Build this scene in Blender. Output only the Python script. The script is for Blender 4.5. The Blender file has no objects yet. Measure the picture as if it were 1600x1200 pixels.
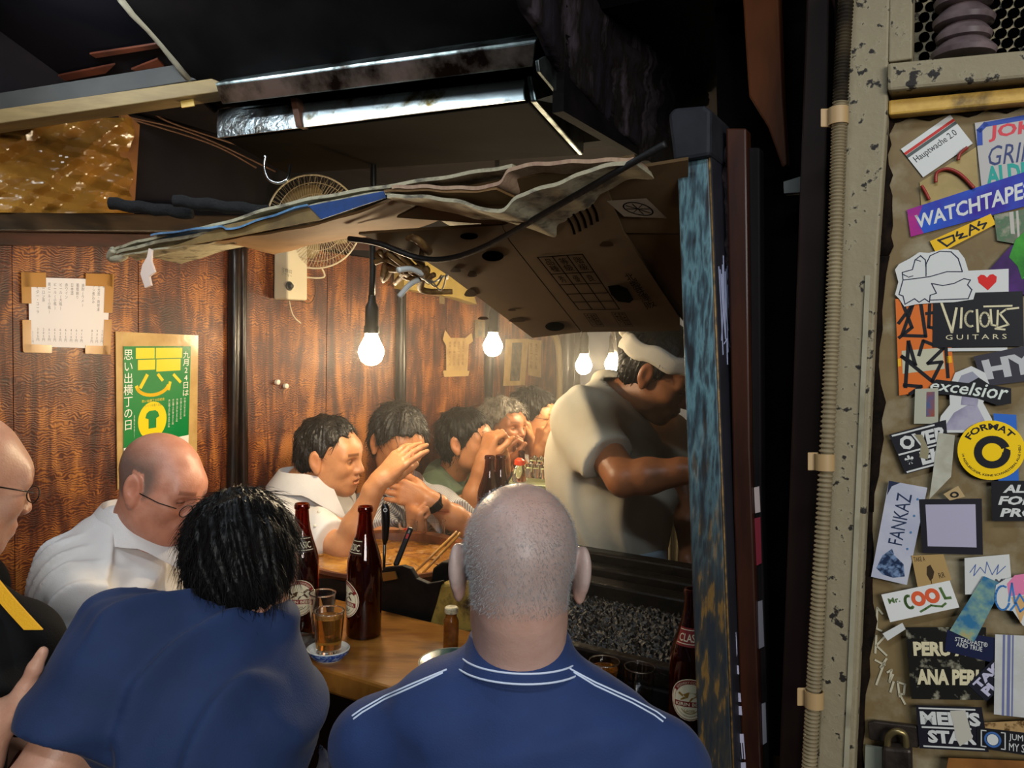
import bpy, bmesh, math, random
import numpy as np
from mathutils import Vector, Matrix
random.seed(4); RNG = np.random.default_rng(4)
SC = bpy.context.scene; COL = SC.collection
V = Vector
# ------------------------------------------------------------------ camera, world, lights, exposure
F_PX = 1250.0                                   # focal length in pixels of the 1600 px wide frame
CAM = V((0, 0, 1.5)); PITCH = math.radians(3.1); ROLL = math.radians(1.4)
FW = V((0, math.cos(PITCH), -math.sin(PITCH))); U0 = V((0, math.sin(PITCH), math.cos(PITCH))); R0 = V((1, 0, 0))
RT = math.cos(ROLL)*R0 + math.sin(ROLL)*U0; UP = math.cos(ROLL)*U0 - math.sin(ROLL)*R0
cd = bpy.data.cameras.new('camera'); cd.sensor_width = 36; cd.lens = 36*F_PX/1600; cd.clip_start = .02
cam = bpy.data.objects.new('camera', cd); COL.objects.link(cam); SC.camera = cam
cam.matrix_world = Matrix(((RT.x, UP.x, -FW.x, CAM.x), (RT.y, UP.y, -FW.y, CAM.y), (RT.z, UP.z, -FW.z, CAM.z), (0, 0, 0, 1)))
vs = SC.view_settings; vs.view_transform = 'Standard'; vs.look = 'None'; vs.gamma = 1; vs.use_curve_mapping = False
vs.exposure = 0.0
wd = bpy.data.worlds.new('night_alley_sky'); SC.world = wd; wd.use_nodes = True
wd.node_tree.nodes['Background'].inputs[0].default_value = (.35, .45, .7, 1); wd.node_tree.nodes['Background'].inputs[1].default_value = .02

# room frame: t runs along the panelled wall into the shop, b away from that wall, z up
DU = V((.5, .8660254, 0)); DV = V((.8660254, -.5, 0)); O0 = V((-1.06, 1.925, 0)); ZZ = V((0, 0, 1))
def RW(t, b, z): return O0 + DU*t + DV*b + V((0, 0, z))
def ray(px, py): return FW + RT*((px-800)/F_PX) + UP*((600-py)/F_PX)
def W(px, py, Z):
    d = ray(px, py); return CAM + d*(Z/d.y)
def hit(px, py, n, p0):
    d = ray(px, py); return CAM + d*((p0-CAM).dot(n)/d.dot(n))
def hb(px, py, b=0.0): return hit(px, py, DV, RW(0, b, 0))
def ht(px, py, t=0.0): return hit(px, py, DU, RW(t, 0, 0))
def hz(px, py, z): return hit(px, py, ZZ, V((0, 0, z)))

def area(name, loc, target, size, power, col, sy=None):
    l = bpy.data.lights.new(name, 'AREA'); l.energy = power; l.color = col; l.size = size
    if sy: l.shape = 'RECTANGLE'; l.size_y = sy
    o = bpy.data.objects.new(name, l); COL.objects.link(o); o.location = loc
    o.rotation_euler = (V(target)-V(loc)).to_track_quat('-Z', 'Y').to_euler(); return o
# an added unseen area light for assumed alley lamps over the customers, and an added unseen area light for the stickered door
area('assumed_alley_light', (-.2, -.25, 2.75), (-.1, 1.3, 1.2), 1.2, 16, (.80, .9, 1.0), .12)
area('alley_door_fill', (1.0, -2.2, 2.2), (.4, 1.5, 1.3), 1.6, 76, (1.0, .98, .94), .8)

# ------------------------------------------------------------------ helpers
def lin(h):
    if not isinstance(h, str): return tuple(h)+(1,) if len(h) == 3 else tuple(h)
    h = h.lstrip('#'); c = [int(h[i:i+2], 16)/255 for i in (0, 2, 4)]
    return tuple(x/12.92 if x <= .04045 else ((x+.055)/1.055)**2.4 for x in c)+(1,)
MATS = {}
def M(name, c='#888888', rough=.6, metal=0, c2=None, c3=None, scale=8, detail=4, stretch=(1, 1, 1), lo=.35, hi=.65, bump=0, bscale=None,
      spec=None, trans=0, ior=1.45, emit=None, es=0, coat=0, sheen=0, attr=None, alpha=1, rvar=0, sss=0, rot=(0, 0, 0)):
    if name in MATS: return MATS[name]
    m = bpy.data.materials.new(name); m.use_nodes = True; nt = m.node_tree; nd = nt.nodes; L = nt.links
    p = nd['Principled BSDF']; I = p.inputs
    I['Base Color'].default_value = lin(c); I['Roughness'].default_value = rough; I['Metallic'].default_value = metal
    I['IOR'].default_value = ior; I['Transmission Weight'].default_value = trans; I['Alpha'].default_value = alpha
    if spec is not None: I['Specular IOR Level'].default_value = spec
    if coat: I['Coat Weight'].default_value = coat; I['Coat Roughness'].default_value = .15
    if sheen: I['Sheen Weight'].default_value = sheen; I['Sheen Roughness'].default_value = .5
    if sss: I['Subsurface Weight'].default_value = sss; I['Subsurface Radius'].default_value = (.012, .005, .003); I['Subsurface Scale'].default_value = 1
    if emit: I['Emission Color'].default_value = lin(emit); I['Emission Strength'].default_value = es
    if c2 or bump or rvar:
        tc = nd.new('ShaderNodeTexCoord'); mp = nd.new('ShaderNodeMapping'); mp.inputs['Scale'].default_value = stretch; mp.inputs['Rotation'].default_value = rot
        L.new(tc.outputs['Object'], mp.inputs[0])
        nz = nd.new('ShaderNodeTexNoise'); nz.inputs['Scale'].default_value = scale; nz.inputs['Detail'].default_value = detail; nz.inputs['Roughness'].default_value = .6
        L.new(mp.outputs[0], nz.inputs[0])
        if c2:
            r = nd.new('ShaderNodeValToRGB'); r.color_ramp.elements[0].position = lo; r.color_ramp.elements[1].position = hi
            r.color_ramp.elements[0].color = lin(c); r.color_ramp.elements[1].color = lin(c2)
            if c3: e = r.color_ramp.elements.new((lo+hi)/2); e.color = lin(c3)
            L.new(nz.outputs[0], r.inputs[0]); src = r.outputs[0]
            if attr:
                a = nd.new('ShaderNodeAttribute'); a.attribute_name = attr; mx = nd.new('ShaderNodeMixRGB'); mx.blend_type = 'MULTIPLY'; mx.inputs[0].default_value = 1
                L.new(src, mx.inputs[1]); L.new(a.outputs['Color'], mx.inputs[2]); src = mx.outputs[0]
            L.new(src, I['Base Color'])
        if rvar:
            mr = nd.new('ShaderNodeMapRange'); mr.inputs[1].default_value = .3; mr.inputs[2].default_value = .7
            mr.inputs[3].default_value = max(.02, rough-rvar); mr.inputs[4].default_value = min(1, rough+rvar)
            L.new(nz.outputs[0], mr.inputs[0]); L.new(mr.outputs[0], I['Roughness'])
        if bump:
            bz = nz
            if bscale:
                bz = nd.new('ShaderNodeTexNoise'); bz.inputs['Scale'].default_value = bscale; bz.inputs['Detail'].default_value = 5; L.new(mp.outputs[0], bz.inputs[0])
            bp = nd.new('ShaderNodeBump'); bp.inputs['Strength'].default_value = min(1, bump); bp.inputs['Distance'].default_value = .004*max(1, bump)
            L.new(bz.outputs[0], bp.inputs['Height']); L.new(bp.outputs[0], I['Normal'])
    elif attr:
        a = nd.new('ShaderNodeAttribute'); a.attribute_name = attr; L.new(a.outputs['Color'], I['Base Color'])
    MATS[name] = m; return m

def tag(o, label=None, cat=None, group=None, kind=None):
    if label: o['label'] = label
    if cat: o['category'] = cat
    if group: o['group'] = group
    if kind: o['kind'] = kind
    return o
def empty(name, loc=(0, 0, 0), label=None, cat=None, group=None, kind=None):
    o = bpy.data.objects.new(name, None); COL.objects.link(o); o.location = loc; o.empty_display_size = .05
    return tag(o, label, cat, group, kind)
def link(name, me, mat, parent=None, smooth=False, bevel=0, label=None, cat=None, group=None, kind=None, keep=False):
    """one mesh object; its vertices are in world space unless keep (then local to the parent)"""
    o = bpy.data.objects.new(name, me); COL.objects.link(o)
    for m in (mat if isinstance(mat, (list, tuple)) else [mat]): me.materials.append(m)
    if smooth is True: me.polygons.foreach_set('use_smooth', [True]*len(me.polygons))
    elif smooth: me.polygons.foreach_set('use_smooth', [True]*len(me.polygons)); me.set_sharp_from_angle(angle=math.radians(smooth))
    if bevel:
        b = o.modifiers.new('bevel', 'BEVEL'); b.width = bevel; b.segments = 2; b.limit_method = 'ANGLE'; b.angle_limit = math.radians(40)
    if parent:
        o.parent = parent
        if not keep:
            o.matrix_parent_inverse = Matrix.Translation(-wloc(parent))
    return tag(o, label, cat, group, kind)

def wloc(o): return o.location+((wloc(o.parent)+o.matrix_parent_inverse.translation) if o.parent else V((0, 0, 0)))
def perp(d):
    d = d.normalized(); a = V((0, 0, 1)) if abs(d.z) < .9 else V((1, 0, 0))
    x = d.cross(a).normalized(); return x, d.cross(x).normalized()
class MB:
    def __init__(s): s.v = []; s.f = []; s.mi = []; s.cur = 0
    def add(s, vs, fs):
        n = len(s.v); s.v += [tuple(v) for v in vs]; s.f += [tuple(i+n for i in f) for f in fs]; s.mi += [s.cur]*len(fs); return s
    def hexa(s, p): return s.add(p, [(0, 3, 2, 1), (4, 5, 6, 7), (0, 1, 5, 4), (1, 2, 6, 5), (2, 3, 7, 6), (3, 0, 4, 7)])
    def box(s, c, sx, sy, sz, ax=V((1, 0, 0)), ay=None, az=V((0, 0, 1))):
        """box with centre c, sizes along the axes ax, ay, az"""
        ax = V(ax).normalized(); az = V(az).normalized(); ay = V(ay).normalized() if ay is not None else az.cross(ax).normalized(); c = V(c)
        a, b, d = ax*sx/2, ay*sy/2, az*sz/2
        return s.hexa([c-a-b-d, c+a-b-d, c+a+b-d, c-a+b-d, c-a-b+d, c+a-b+d, c+a+b+d, c-a+b+d])
    def rbox(s, t0, t1, b0, b1, z0, z1):
        return s.hexa([RW(t0, b0, z0), RW(t0, b1, z0), RW(t1, b1, z0), RW(t1, b0, z0), RW(t0, b0, z1), RW(t0, b1, z1), RW(t1, b1, z1), RW(t1, b0, z1)])
    def bar(s, a, b, w, h, side=None):
        a, b = V(a), V(b); d = (b-a).normalized(); sd = V(side).normalized() if side is not None else perp(d)[0]; up = d.cross(sd).normalized(); sd = up.cross(d).normalized()
        return s.hexa([a-sd*w/2-up*h/2, b-sd*w/2-up*h/2, b+sd*w/2-up*h/2, a+sd*w/2-up*h/2, a-sd*w/2+up*h/2, b-sd*w/2+up*h/2, b+sd*w/2+up*h/2, a+sd*w/2+up*h/2])
    def slab(s, pts, n):
        """polygon extruded along vector n"""
        pts = [V(p) for p in pts]; k = len(pts); q = [p+n for p in pts]
        return s.add(pts+q, [tuple(range(k))[::-1], tuple(range(k, 2*k))]+[(i, (i+1) % k, (i+1) % k+k, i+k) for i in range(k)])
    def sheet(s, rows, th=None):
        """grid of points rows[i][j]; with th (a vector or function) a closed sheet of that thickness"""
        R, C = len(rows), len(rows[0]); vs = [p for r in rows for p in r]; fs = [(i*C+j, i*C+j+1, (i+1)*C+j+1, (i+1)*C+j) for i in range(R-1) for j in range(C-1)]
        if th is None: return s.add(vs, fs)
        n = len(vs); vs2 = vs+[V(p)+th for p in vs]; g = [tuple(i+n for i in f)[::-1] for f in fs]
        ed = [j for j in range(C)]+[i*C+C-1 for i in range(1, R)]+[(R-1)*C+j for j in range(C-2, -1, -1)]+[i*C for i in range(R-2, 0, -1)]
        sd = [(ed[(k+1) % len(ed)], ed[k], ed[k]+n, ed[(k+1) % len(ed)]+n) for k in range(len(ed))]
        return s.add(vs2, fs+g+sd)
    def tube(s, pts, r, n=8, closed=False):
        pts = [V(p) for p in pts]; k = len(pts); rs = r if isinstance(r, (list, tuple)) else [r]*k; vs = []; x = None
        for i, p in enumerate(pts):
            d = (pts[(i+1) % k]-pts[i-1]) if closed else pts[min(i+1, k-1)]-pts[max(i-1, 0)]
            if d.length < 1e-9: d = V((0, 0, 1))
            d.normalize()
            if x is None: x = perp(d)[0]
            x = (x-d*x.dot(d)); x = x.normalized() if x.length > 1e-6 else perp(d)[0]
            y = d.cross(x)
            vs += [p+(x*math.cos(6.28318*j/n)+y*math.sin(6.28318*j/n))*rs[i] for j in range(n)]
        fs = [(i*n+j, i*n+(j+1) % n, ((i+1) % k)*n+(j+1) % n, ((i+1) % k)*n+j) for i in range(k if closed else k-1) for j in range(n)]
        if not closed: fs += [tuple(range(n))[::-1], tuple(range((k-1)*n, k*n))]
        return s.add(vs, fs)
    def lathe(s, prof, n=24, c=(0, 0, 0), ax=None, az=V((0, 0, 1)), caps=True):
        """profile of (radius, height)"""
        c = V(c); az = V(az).normalized(); x, y = perp(az) if ax is None else (V(ax), az.cross(V(ax))); vs = []
        for r, h in prof: vs += [c+az*h+(x*math.cos(6.28318531*j/n)+y*math.sin(6.28318531*j/n))*r for j in range(n)]
        k = len(prof); fs = [(i*n+j, i*n+(j+1) % n, (i+1)*n+(j+1) % n, (i+1)*n+j) for i in range(k-1) for j in range(n)]
        if caps: fs += [tuple(range(n))[::-1], tuple(range((k-1)*n, k*n))]
        return s.add(vs, fs)
    def ball(s, c, r, n=16, m=10, sc=(1, 1, 1)):
        c = V(c); vs = [c+V((math.sin(math.pi*i/m)*math.cos(6.28318531*j/n)*r*sc[0], math.sin(math.pi*i/m)*math.sin(6.28318531*j/n)*r*sc[1], -math.cos(math.pi*i/m)*r*sc[2])) for i in range(m+1) for j in range(n)]
        return s.add(vs, [(i*n+j, i*n+(j+1) % n, (i+1)*n+(j+1) % n, (i+1)*n+j) for i in range(m) for j in range(n)])
    def mesh(s, name='m'):
        me = bpy.data.meshes.new(name); me.from_pydata([tuple(v) for v in s.v], [], s.f); me.polygons.foreach_set('material_index', s.mi)
        bm = bmesh.new(); bm.from_mesh(me); bmesh.ops.remove_doubles(bm, verts=bm.verts, dist=1e-6); bmesh.ops.recalc_face_normals(bm, faces=bm.faces); bm.to_mesh(me); bm.free(); me.update()
        return me
    def build(s, name, mat, parent=None, **k): return link(name, s.mesh(name), mat, parent, **k)
def mb(): return MB()
def catmull(pts, n=6):
    pts = [V(p) for p in pts]; out = []
    for i in range(len(pts)-1):
        a, b, c, d = pts[max(i-1, 0)], pts[i], pts[i+1], pts[min(i+2, len(pts)-1)]
        for k in range(n):
            t = k/n; out.append(.5*((2*b)+(c-a)*t+(2*a-5*b+4*c-d)*t*t+(3*b-a-3*c+d)*t**3))
    return out+[pts[-1]]
TXT = {}
def text2d(body, bold=0, vertical=False, shear=0, spacing=1.0):
    """flat lettering as (vertices in a unit box, triangles)"""
    key = (body, bold, vertical, shear, spacing)
    if key in TXT: return TXT[key]
    cu = bpy.data.curves.new('lettering', 'FONT'); cu.body = '\n'.join(body) if vertical else body; cu.size = 1; cu.offset = bold; cu.resolution_u = 2
    cu.space_line = spacing if vertical else 1.0; cu.space_character = 1.0 if vertical else spacing; cu.shear = shear; cu.align_x = 'CENTER'
    o = bpy.data.objects.new('lettering', cu); COL.objects.link(o); dg = bpy.context.evaluated_depsgraph_get(); me = bpy.data.meshes.new_from_object(o.evaluated_get(dg))
    vv = [(v.co.x, v.co.y) for v in me.vertices]; ff = [tuple(p.vertices) for p in me.polygons]
    bpy.data.objects.remove(o); bpy.data.curves.remove(cu); bpy.data.meshes.remove(me)
    if not vv: return [], []
    x0, x1 = min(p[0] for p in vv), max(p[0] for p in vv); y0, y1 = min(p[1] for p in vv), max(p[1] for p in vv)
    TXT[key] = ([((p[0]-x0)/(x1-x0+1e-9), (p[1]-y0)/(y1-y0+1e-9)) for p in vv], ff); return TXT[key]
class Frame:
    """a flat four-cornered piece (tl, tr, br, bl) in space; at(s, t) with s to the right and t up"""
    def __init__(s, tl, tr, br, bl, n=None):
        s.c = [V(tl), V(tr), V(br), V(bl)]; s.n = (s.c[1]-s.c[3]).cross(s.c[0]-s.c[2]).normalized()
        if s.n.dot(CAM-s.c[0]) < 0: s.n = -s.n
    def at(s, x, y, off=0): return (s.c[3]*(1-x)+s.c[2]*x)*(1-y)+(s.c[0]*(1-x)+s.c[1]*x)*y+s.n*off
    def poly(s, m, pts, off, th=.0003): return m.slab([s.at(x, y, off) for x, y in pts], s.n*th)
    def rect(s, m, x0, y0, x1, y1, off, th=.0003): return s.poly(m, [(x0, y0), (x1, y0), (x1, y1), (x0, y1)], off, th)
    def text(s, m, body, x0, y0, x1, y1, off, **k):
        vv, ff = text2d(body, **k); return m.add([s.at(x0+(x1-x0)*a, y0+(y1-y0)*b, off) for a, b in vv], ff) if vv else m
    def line(s, m, pts, w, off, th=.0003):
        """stroke of width w (metres) through pts"""
        P = [s.at(x, y, off) for x, y in pts]
        for i in range(len(P)-1):
            d = P[i+1]-P[i]
            if d.length < 1e-6: continue
            sd = d.cross(s.n).normalized()*w/2; e = d.normalized()*w*.35
            m.slab([P[i]-sd-e, P[i+1]-sd+e, P[i+1]+sd+e, P[i]+sd-e], s.n*th)
        return m
    def disc(s, m, x, y, rx, ry, off, th=.0003, n=28, a0=0, a1=6.28318): return s.poly(m, [(x+rx*math.cos(a0+(a1-a0)*i/n), y+ry*math.sin(a0+(a1-a0)*i/n)) for i in range(n)], off, th)
    def ring(s, m, x, y, rx, ry, wx, off, a0=0, a1=6.2832, n=32, wy=None):
        wy = wx*ry/rx if wy is None else wy
        for i in range(n):
            a, b = a0+(a1-a0)*i/n, a0+(a1-a0)*(i+1)/n
            m.slab([s.at(x+r*math.cos(g), y+q*math.sin(g), off) for r, q, g in ((rx, ry, a), (rx, ry, b), (rx-wx, ry-wy, b), (rx-wx, ry-wy, a))], s.n*.0003)
        return m
def copy_tree(o, parent=None):
    c = o.copy(); COL.objects.link(c); c.parent = parent
    for ch in list(o.children): copy_tree(ch, c)
    return c
# ------------------------------------------------------------------ materials for the shell
def wood_panel(name, base='#5a2c12', dark='#241006', hi='#a8672a', sc=1.0, gl=.32):
    m = bpy.data.materials.new(name); m.use_nodes = True; nt = m.node_tree; nd = nt.nodes; L = nt.links; p = nd['Principled BSDF']
    tc = nd.new('ShaderNodeTexCoord'); mp = nd.new('ShaderNodeMapping'); mp.inputs['Rotation'].default_value = (0, 0, math.radians(-60)); L.new(tc.outputs['Object'], mp.inputs[0])
    st = nd.new('ShaderNodeMapping'); st.inputs['Scale'].default_value = (9*sc, 9*sc, 1.3*sc); L.new(mp.outputs[0], st.inputs[0])
    n1 = nd.new('ShaderNodeTexNoise'); n1.inputs['Scale'].default_value = 2.2; n1.inputs['Detail'].default_value = 6; n1.inputs['Roughness'].default_value = .62; n1.inputs['Distortion'].default_value = .9; L.new(st.outputs[0], n1.inputs[0])
    # combed figure: fine arcs across the grain
    n2 = nd.new('ShaderNodeTexNoise'); n2.inputs['Scale'].default_value = 9*sc; n2.inputs['Detail'].default_value = 2; L.new(mp.outputs[0], n2.inputs[0])
    wv = nd.new('ShaderNodeTexWave'); wv.wave_type = 'BANDS'; wv.bands_direction = 'Z'; wv.inputs['Scale'].default_value = 52*sc; wv.inputs['Distortion'].default_value = 22; wv.inputs['Detail'].default_value = 2.5; wv.inputs['Detail Scale'].default_value = .55; L.new(mp.outputs[0], wv.inputs[0])
    mul = nd.new('ShaderNodeMath'); mul.operation = 'MULTIPLY_ADD'; mul.inputs[1].default_value = .17; L.new(wv.outputs['Fac'], mul.inputs[0])
    a2 = nd.new('ShaderNodeMath'); a2.operation = 'MULTIPLY_ADD'; a2.inputs[1].default_value = .42; L.new(n2.outputs[0], a2.inputs[0]); L.new(n1.outputs[0], a2.inputs[2]); L.new(a2.outputs[0], mul.inputs[2])
    r = nd.new('ShaderNodeValToRGB'); e = r.color_ramp.elements; e[0].position = .60; e[0].color = lin(dark); e[1].position = 1.0; e[1].color = lin(hi)
    q = e.new(.80); q.color = lin(base); L.new(mul.outputs[0], r.inputs[0]); L.new(r.outputs[0], p.inputs['Base Color'])
    bp = nd.new('ShaderNodeBump'); bp.inputs['Strength'].default_value = .55; bp.inputs['Distance'].default_value = .003; L.new(mul.outputs[0], bp.inputs['Height']); L.new(bp.outputs[0], p.inputs['Normal'])
    p.inputs['Roughness'].default_value = gl+.1; p.inputs['Coat Weight'].default_value = .15; p.inputs['Coat Roughness'].default_value = .3
    MATS[name] = m; return m
WOODW = wood_panel('varnished_panel_wood', '#5a2610', '#2b0f07', '#b06c2c', gl=.36)
SOOT = M('sooty_black', '#060506', .8, c2='#100d0d', scale=14, bump=.5, spec=.08)
SOOTG = M('greasy_black', '#0a0909', .3, c2='#15110f', scale=20, bump=.4, rvar=.15)
DARKW = M('dark_timber', '#1a110c', .5, c2='#2e1c12', scale=6, stretch=(3, 3, .6), bump=.3)
POLE = M('black_lacquer_pole', '#0d0a09', .28, c2='#2a1a10', scale=9, stretch=(3, 3, .8), bump=.5)
CEIL = M('dark_ceiling', '#141014', .8, c2='#1c1719', scale=5, spec=.15)
REDW = M('reddish_timber', '#4a2213', .6, c2='#2a120a', scale=5, stretch=(1, 1, 6))
PALEW = M('pale_new_timber', '#7d6840', .65, c2='#655232', scale=6, stretch=(1, 6, 6), bump=.2)
CONC = M('alley_concrete', '#2b2a2a', .8, c2='#1c1b1b', scale=12, bump=.5)

# floor
mb().rbox(-3.2, 3.0, -.3, 3.6, -.06, 0).build('floor', CONC, kind='structure')
# ---- panelled wall on the b = 0 side
WT0, WT1 = -1.2, 2.78
wl = mb().rbox(WT0, WT1, -.08, -.014, 0, 2.5).build('wall_left', CEIL, kind='structure')
def wall_t(px, py=600):
    p = hb(px, py); return (p-O0).dot(DU)
edges = [WT0, -.45, wall_t(367), wall_t(621), wall_t(760), wall_t(883), WT1]
for i in range(len(edges)-1):
    nb = max(1, round((edges[i+1]-edges[i])/.31))
    for k in range(nb):
        a = edges[i]+(edges[i+1]-edges[i])*k/nb; b = edges[i]+(edges[i+1]-edges[i])*(k+1)/nb
        mb().rbox(a+.0008, b-.0008, -.014, random.uniform(-.0006, .0006), 0, 1.78+.0).build('panel', WOODW, wl, bevel=.001)
def pole(px, w, dz=1.79, wob=.004, off=.012, ph=0):
    t = wall_t(px); pts = [RW(t+wob*math.sin(z*5+ph), off+wob*.6*math.sin(z*7+ph), z) for z in np.linspace(0, dz, 26)]
    return mb().tube(pts, [w*(1+.14*math.sin(z*9+ph*2)) for z in np.linspace(0, dz, 26)], 10)
pole(360, .017, ph=0).build('batten', POLE, wl, smooth=True)
pole(375, .012, ph=2, wob=.006).build('batten', POLE, wl, smooth=True)
pole(621, .021, dz=2.05, ph=1).build('batten', POLE, wl, smooth=True)
pole(760, .025, dz=2.05, ph=3).build('batten', POLE, wl, smooth=True)
pole(883, .034, dz=2.05, ph=4).build('batten', POLE, wl, smooth=True)
# head rail and lacquered beam along the top of the panels
def wrail(p0, p1, off0, off1, h0, h1):
    """beam on the wall between pixel columns: lower edge through p0, p1; heights in pixels"""
    a, b = hb(*p0), hb(*p1); a2, b2 = hb(p0[0], p0[1]-h0), hb(p1[0], p1[1]-h1)
    return mb().hexa([a+DV*off0, a+DV*off1, b+DV*off1, b+DV*off0, a2+DV*off0, a2+DV*off1, b2+DV*off1, b2+DV*off0])
wrail((-160, 381), (640, 392), -.004, .012, 21, 20).build('trim_1', REDW, kind='structure', bevel=.002)
wrail((-160, 362), (640, 366), -.004, .055, 30, 24).build('trim_2', M('lacquered_beam', '#15110f', .35, c2='#3a2a1a', scale=5, stretch=(1, 1, 4), bump=.3), kind='structure', bevel=.004)

# ceiling over the shop and the dark slanted eaves over the customers
mb().rbox(.1, 2.9, -.08, 2.7, 2.06, 2.12).build('ceiling', CEIL, kind='structure')
ev = mb().hexa([RW(.1, -.1, 2.05), RW(.1, 2.7, 2.05), RW(-.75, 2.7, 2.40), RW(-.75, -.1, 2.40), RW(.1, -.1, 2.09), RW(.1, 2.7, 2.09), RW(-.75, 2.7, 2.44), RW(-.75, -.1, 2.44)]).build('ceiling_eaves', M('eaves_navy', '#0c0c14', .85, c2='#151217', scale=4, spec=.1), kind='structure')
def eaves_hit(px, py):
    n = (RW(.1, 0, 2.05)-RW(-.75, 0, 2.40)).cross(DV).normalized(); return hit(px, py, n, RW(.1, 0, 2.048))
for q in ([(52, 124), (180, 98), (165, 112), (70, 130)], [(205, 106), (246, 90), (256, 101), (212, 108)], [(-40, 156), (80, 141), (62, 152), (-40, 178)], [(140, 82), (300, 58), (300, 64), (150, 88)]):
    mb().slab([eaves_hit(*p) for p in q], V((0, 0, -.004))).build('rafter_board', M('rust_board', '#6b3520', .6, c2='#4a2416', scale=8), ev)
for q in ([(-20, 70), (55, 98)], [(-20, 100), (20, 110)]):
    mb().bar(eaves_hit(*q[0]), eaves_hit(*q[1]), .006, .006).build('lath', PALEW, ev)
# pale beam under the eaves, its grey upper face, and the board strip
A, B = hb(-90, 215, .02), W(350, 151, 1.70)
bm_ = empty('ceiling_beam', A, kind='structure')
mb().bar(A+V((0, 0, .016)), B+V((0, 0, .016)), .045, .03, side=DU).build('beam', PALEW, bm_, bevel=.002)
mb().bar(A+V((0, .03, .052)), B+V((0, .03, .062)), .05, .04, side=DU).build('upper_batten', M('grey_timber', '#35332f', .7, c2='#262423', scale=6), bm_, bevel=.002)
mb().bar(W(283, 161, 1.69), W(303, 158, 1.69), .02, .004, side=ZZ).build('tape', M('yellow_tape', '#b9974a', .4), bm_)
# far wall: pale blue-grey sheeting next to dark timber, and the inner side wall
wbk = mb().rbox(2.78, 2.84, -.08, 2.7, 0, 2.12).build('wall_back', M('pale_sheet', '#8d97a8', .55, c2='#767f92', scale=3), kind='structure')
for q0, q1 in ((0.0, .045), (.42, .5), (.98, 1.06)):
    mb().rbox(2.755, 2.78, q0, q1, 0, 2.06).build('batten', DARKW, wbk)
mb().rbox(2.74, 2.78, 0, 2.6, 0, .95).build('wainscot', DARKW, wbk)
mb().rbox(.34, 2.9, 2.6, 2.7, 0, 2.12).build('wall_right', M('soot_wall', '#2a201a', .8, c2='#16110e', scale=5), kind='structure')

# ---- plastic sheeting and its board, on the upper wall
g = []
for i in range(60):
    row = []
    for j in range(90):
        x = -120+j*310/89; y = 188+i*146/59; s = j/89; r = i/59
        base = hb(x, y, .018)
        tri = lambda x: abs(2*((x+8) % 1)-1); f = .02*tri(s*2.1+r*1.2)+.016*tri(s*1.2-r*2.6+.3*tri(s*3))+.009*tri(s*5.3+r*3.1)+.007*tri(r*5.7-s*3.9+.4*tri(r*2))+.0008*random.random()
        row.append(base+DV*(f+.02*(1-r)*(s)))
    g.append(row)
ps = mb().sheet(g, DV*.0015).build('plastic_sheet', M('amber_plastic', '#5e3c16', .2, c2='#94682a', scale=5, bump=.1, bscale=30), smooth=12)
tag(ps, 'crinkled amber plastic sheeting taped over the upper wall', 'sheeting')
mb().slab([hb(*p, .03) for p in ((186, 172), (214, 196), (205, 338), (178, 338))], DV*.012).build('wall_board', M('orange_ply', '#8d5a26', .6, c2='#6f431b', scale=9, bump=.2), label='narrow orange plywood strip beside the plastic sheeting', cat='board', bevel=.001)
# cables clipped along the wall head
for k, (a, b, c) in enumerate((((175, 178), (300, 208), (430, 268)), ((205, 186), (330, 225), (400, 262)), ((243, 180), (290, 200), (445, 250)))):
    mb().tube(catmull([hb(a[0], a[1], .012), hb(b[0], b[1], .02), hb(c[0], c[1], .012)], 8), .0028, 6).build('wall_cable', M('brown_cable', '#5a3c28', .5), smooth=True,
        label=('uppermost brown cable running along the top of the dark wall', 'second brown cable sagging along the top of the dark wall', 'short brown cable along the wall top toward the hood hook')[k], cat='cable', group='cables along the wall head')

# ---- papers on the panelled wall
PAPER = M('white_paper', '#d9cfc8', .55); TAPE = M('packing_tape', '#a8763a', .25, alpha=1); INK = M('grey_ink', '#5b5752', .6); BLK = M('print_black', '#17161a', .5)
def wframe(tl, tr, br, bl, off): return Frame(hb(*tl, off), hb(*tr, off), hb(*br, off), hb(*bl, off))
r = empty('menu_paper', hb(100, 540, .003), 'white handwritten price list fixed to the wood wall with brown tape', 'menu')
f = wframe((44, 433), (172, 437), (167, 545), (46, 541), .003)
m = mb(); f.rect(m, 0, 0, 1, 1, 0, .0006); m.build('sheet', PAPER, r)
menu = ['サイダー・コーラ', 'ウーロン茶', '黒ビール(小瓶)', 'ビール(小瓶)', 'ビール(大瓶)', '赤ワイン', '日本酒', '葡萄割り', '焼酎(ウメ)', '', 'ブシ煮込み', '赤光茄・肉吧湯', '串']
price = ['205円', '205円', '615円', '615円', '620円', '615円', '410円', '615円', '410円', '', '820円', '900円', '205円']
m = mb()
for i, (a, b) in enumerate(zip(menu, price)):
    x = .085+i*.0685
    if a:
        m = mb(); f.text(m, a, x, .93-.056*len(a), x+.034, .93, .0008, vertical=True); m.build('menu_line', INK, r)
        m = mb(); f.text(m, b, x, .08, x+.03, .27, .0008, vertical=True); m.build('price', INK, r)
m = mb(); f.text(m, '525円', .03, .05, .05, .22, .0008, vertical=True); m.build('price', INK, r)
for q in ((-.07, .86, .2, 1.07), (.68, .9, 1.03, 1.08), (-.08, .62, .03, 1.07), (.93, .52, 1.05, 1.08), (-.07, -.09, .27, .03), (.7, -.08, 1.02, .04), (-.08, -.08, .02, .38), (.94, -.08, 1.05, .42)):
    m = mb(); f.rect(m, *q, .001, .0004); m.build('tape', TAPE, r)
r = empty('festival_poster', hb(245, 740, .003), 'green poster with yellow round emblem in a cloudy plastic sleeve', 'poster')
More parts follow.
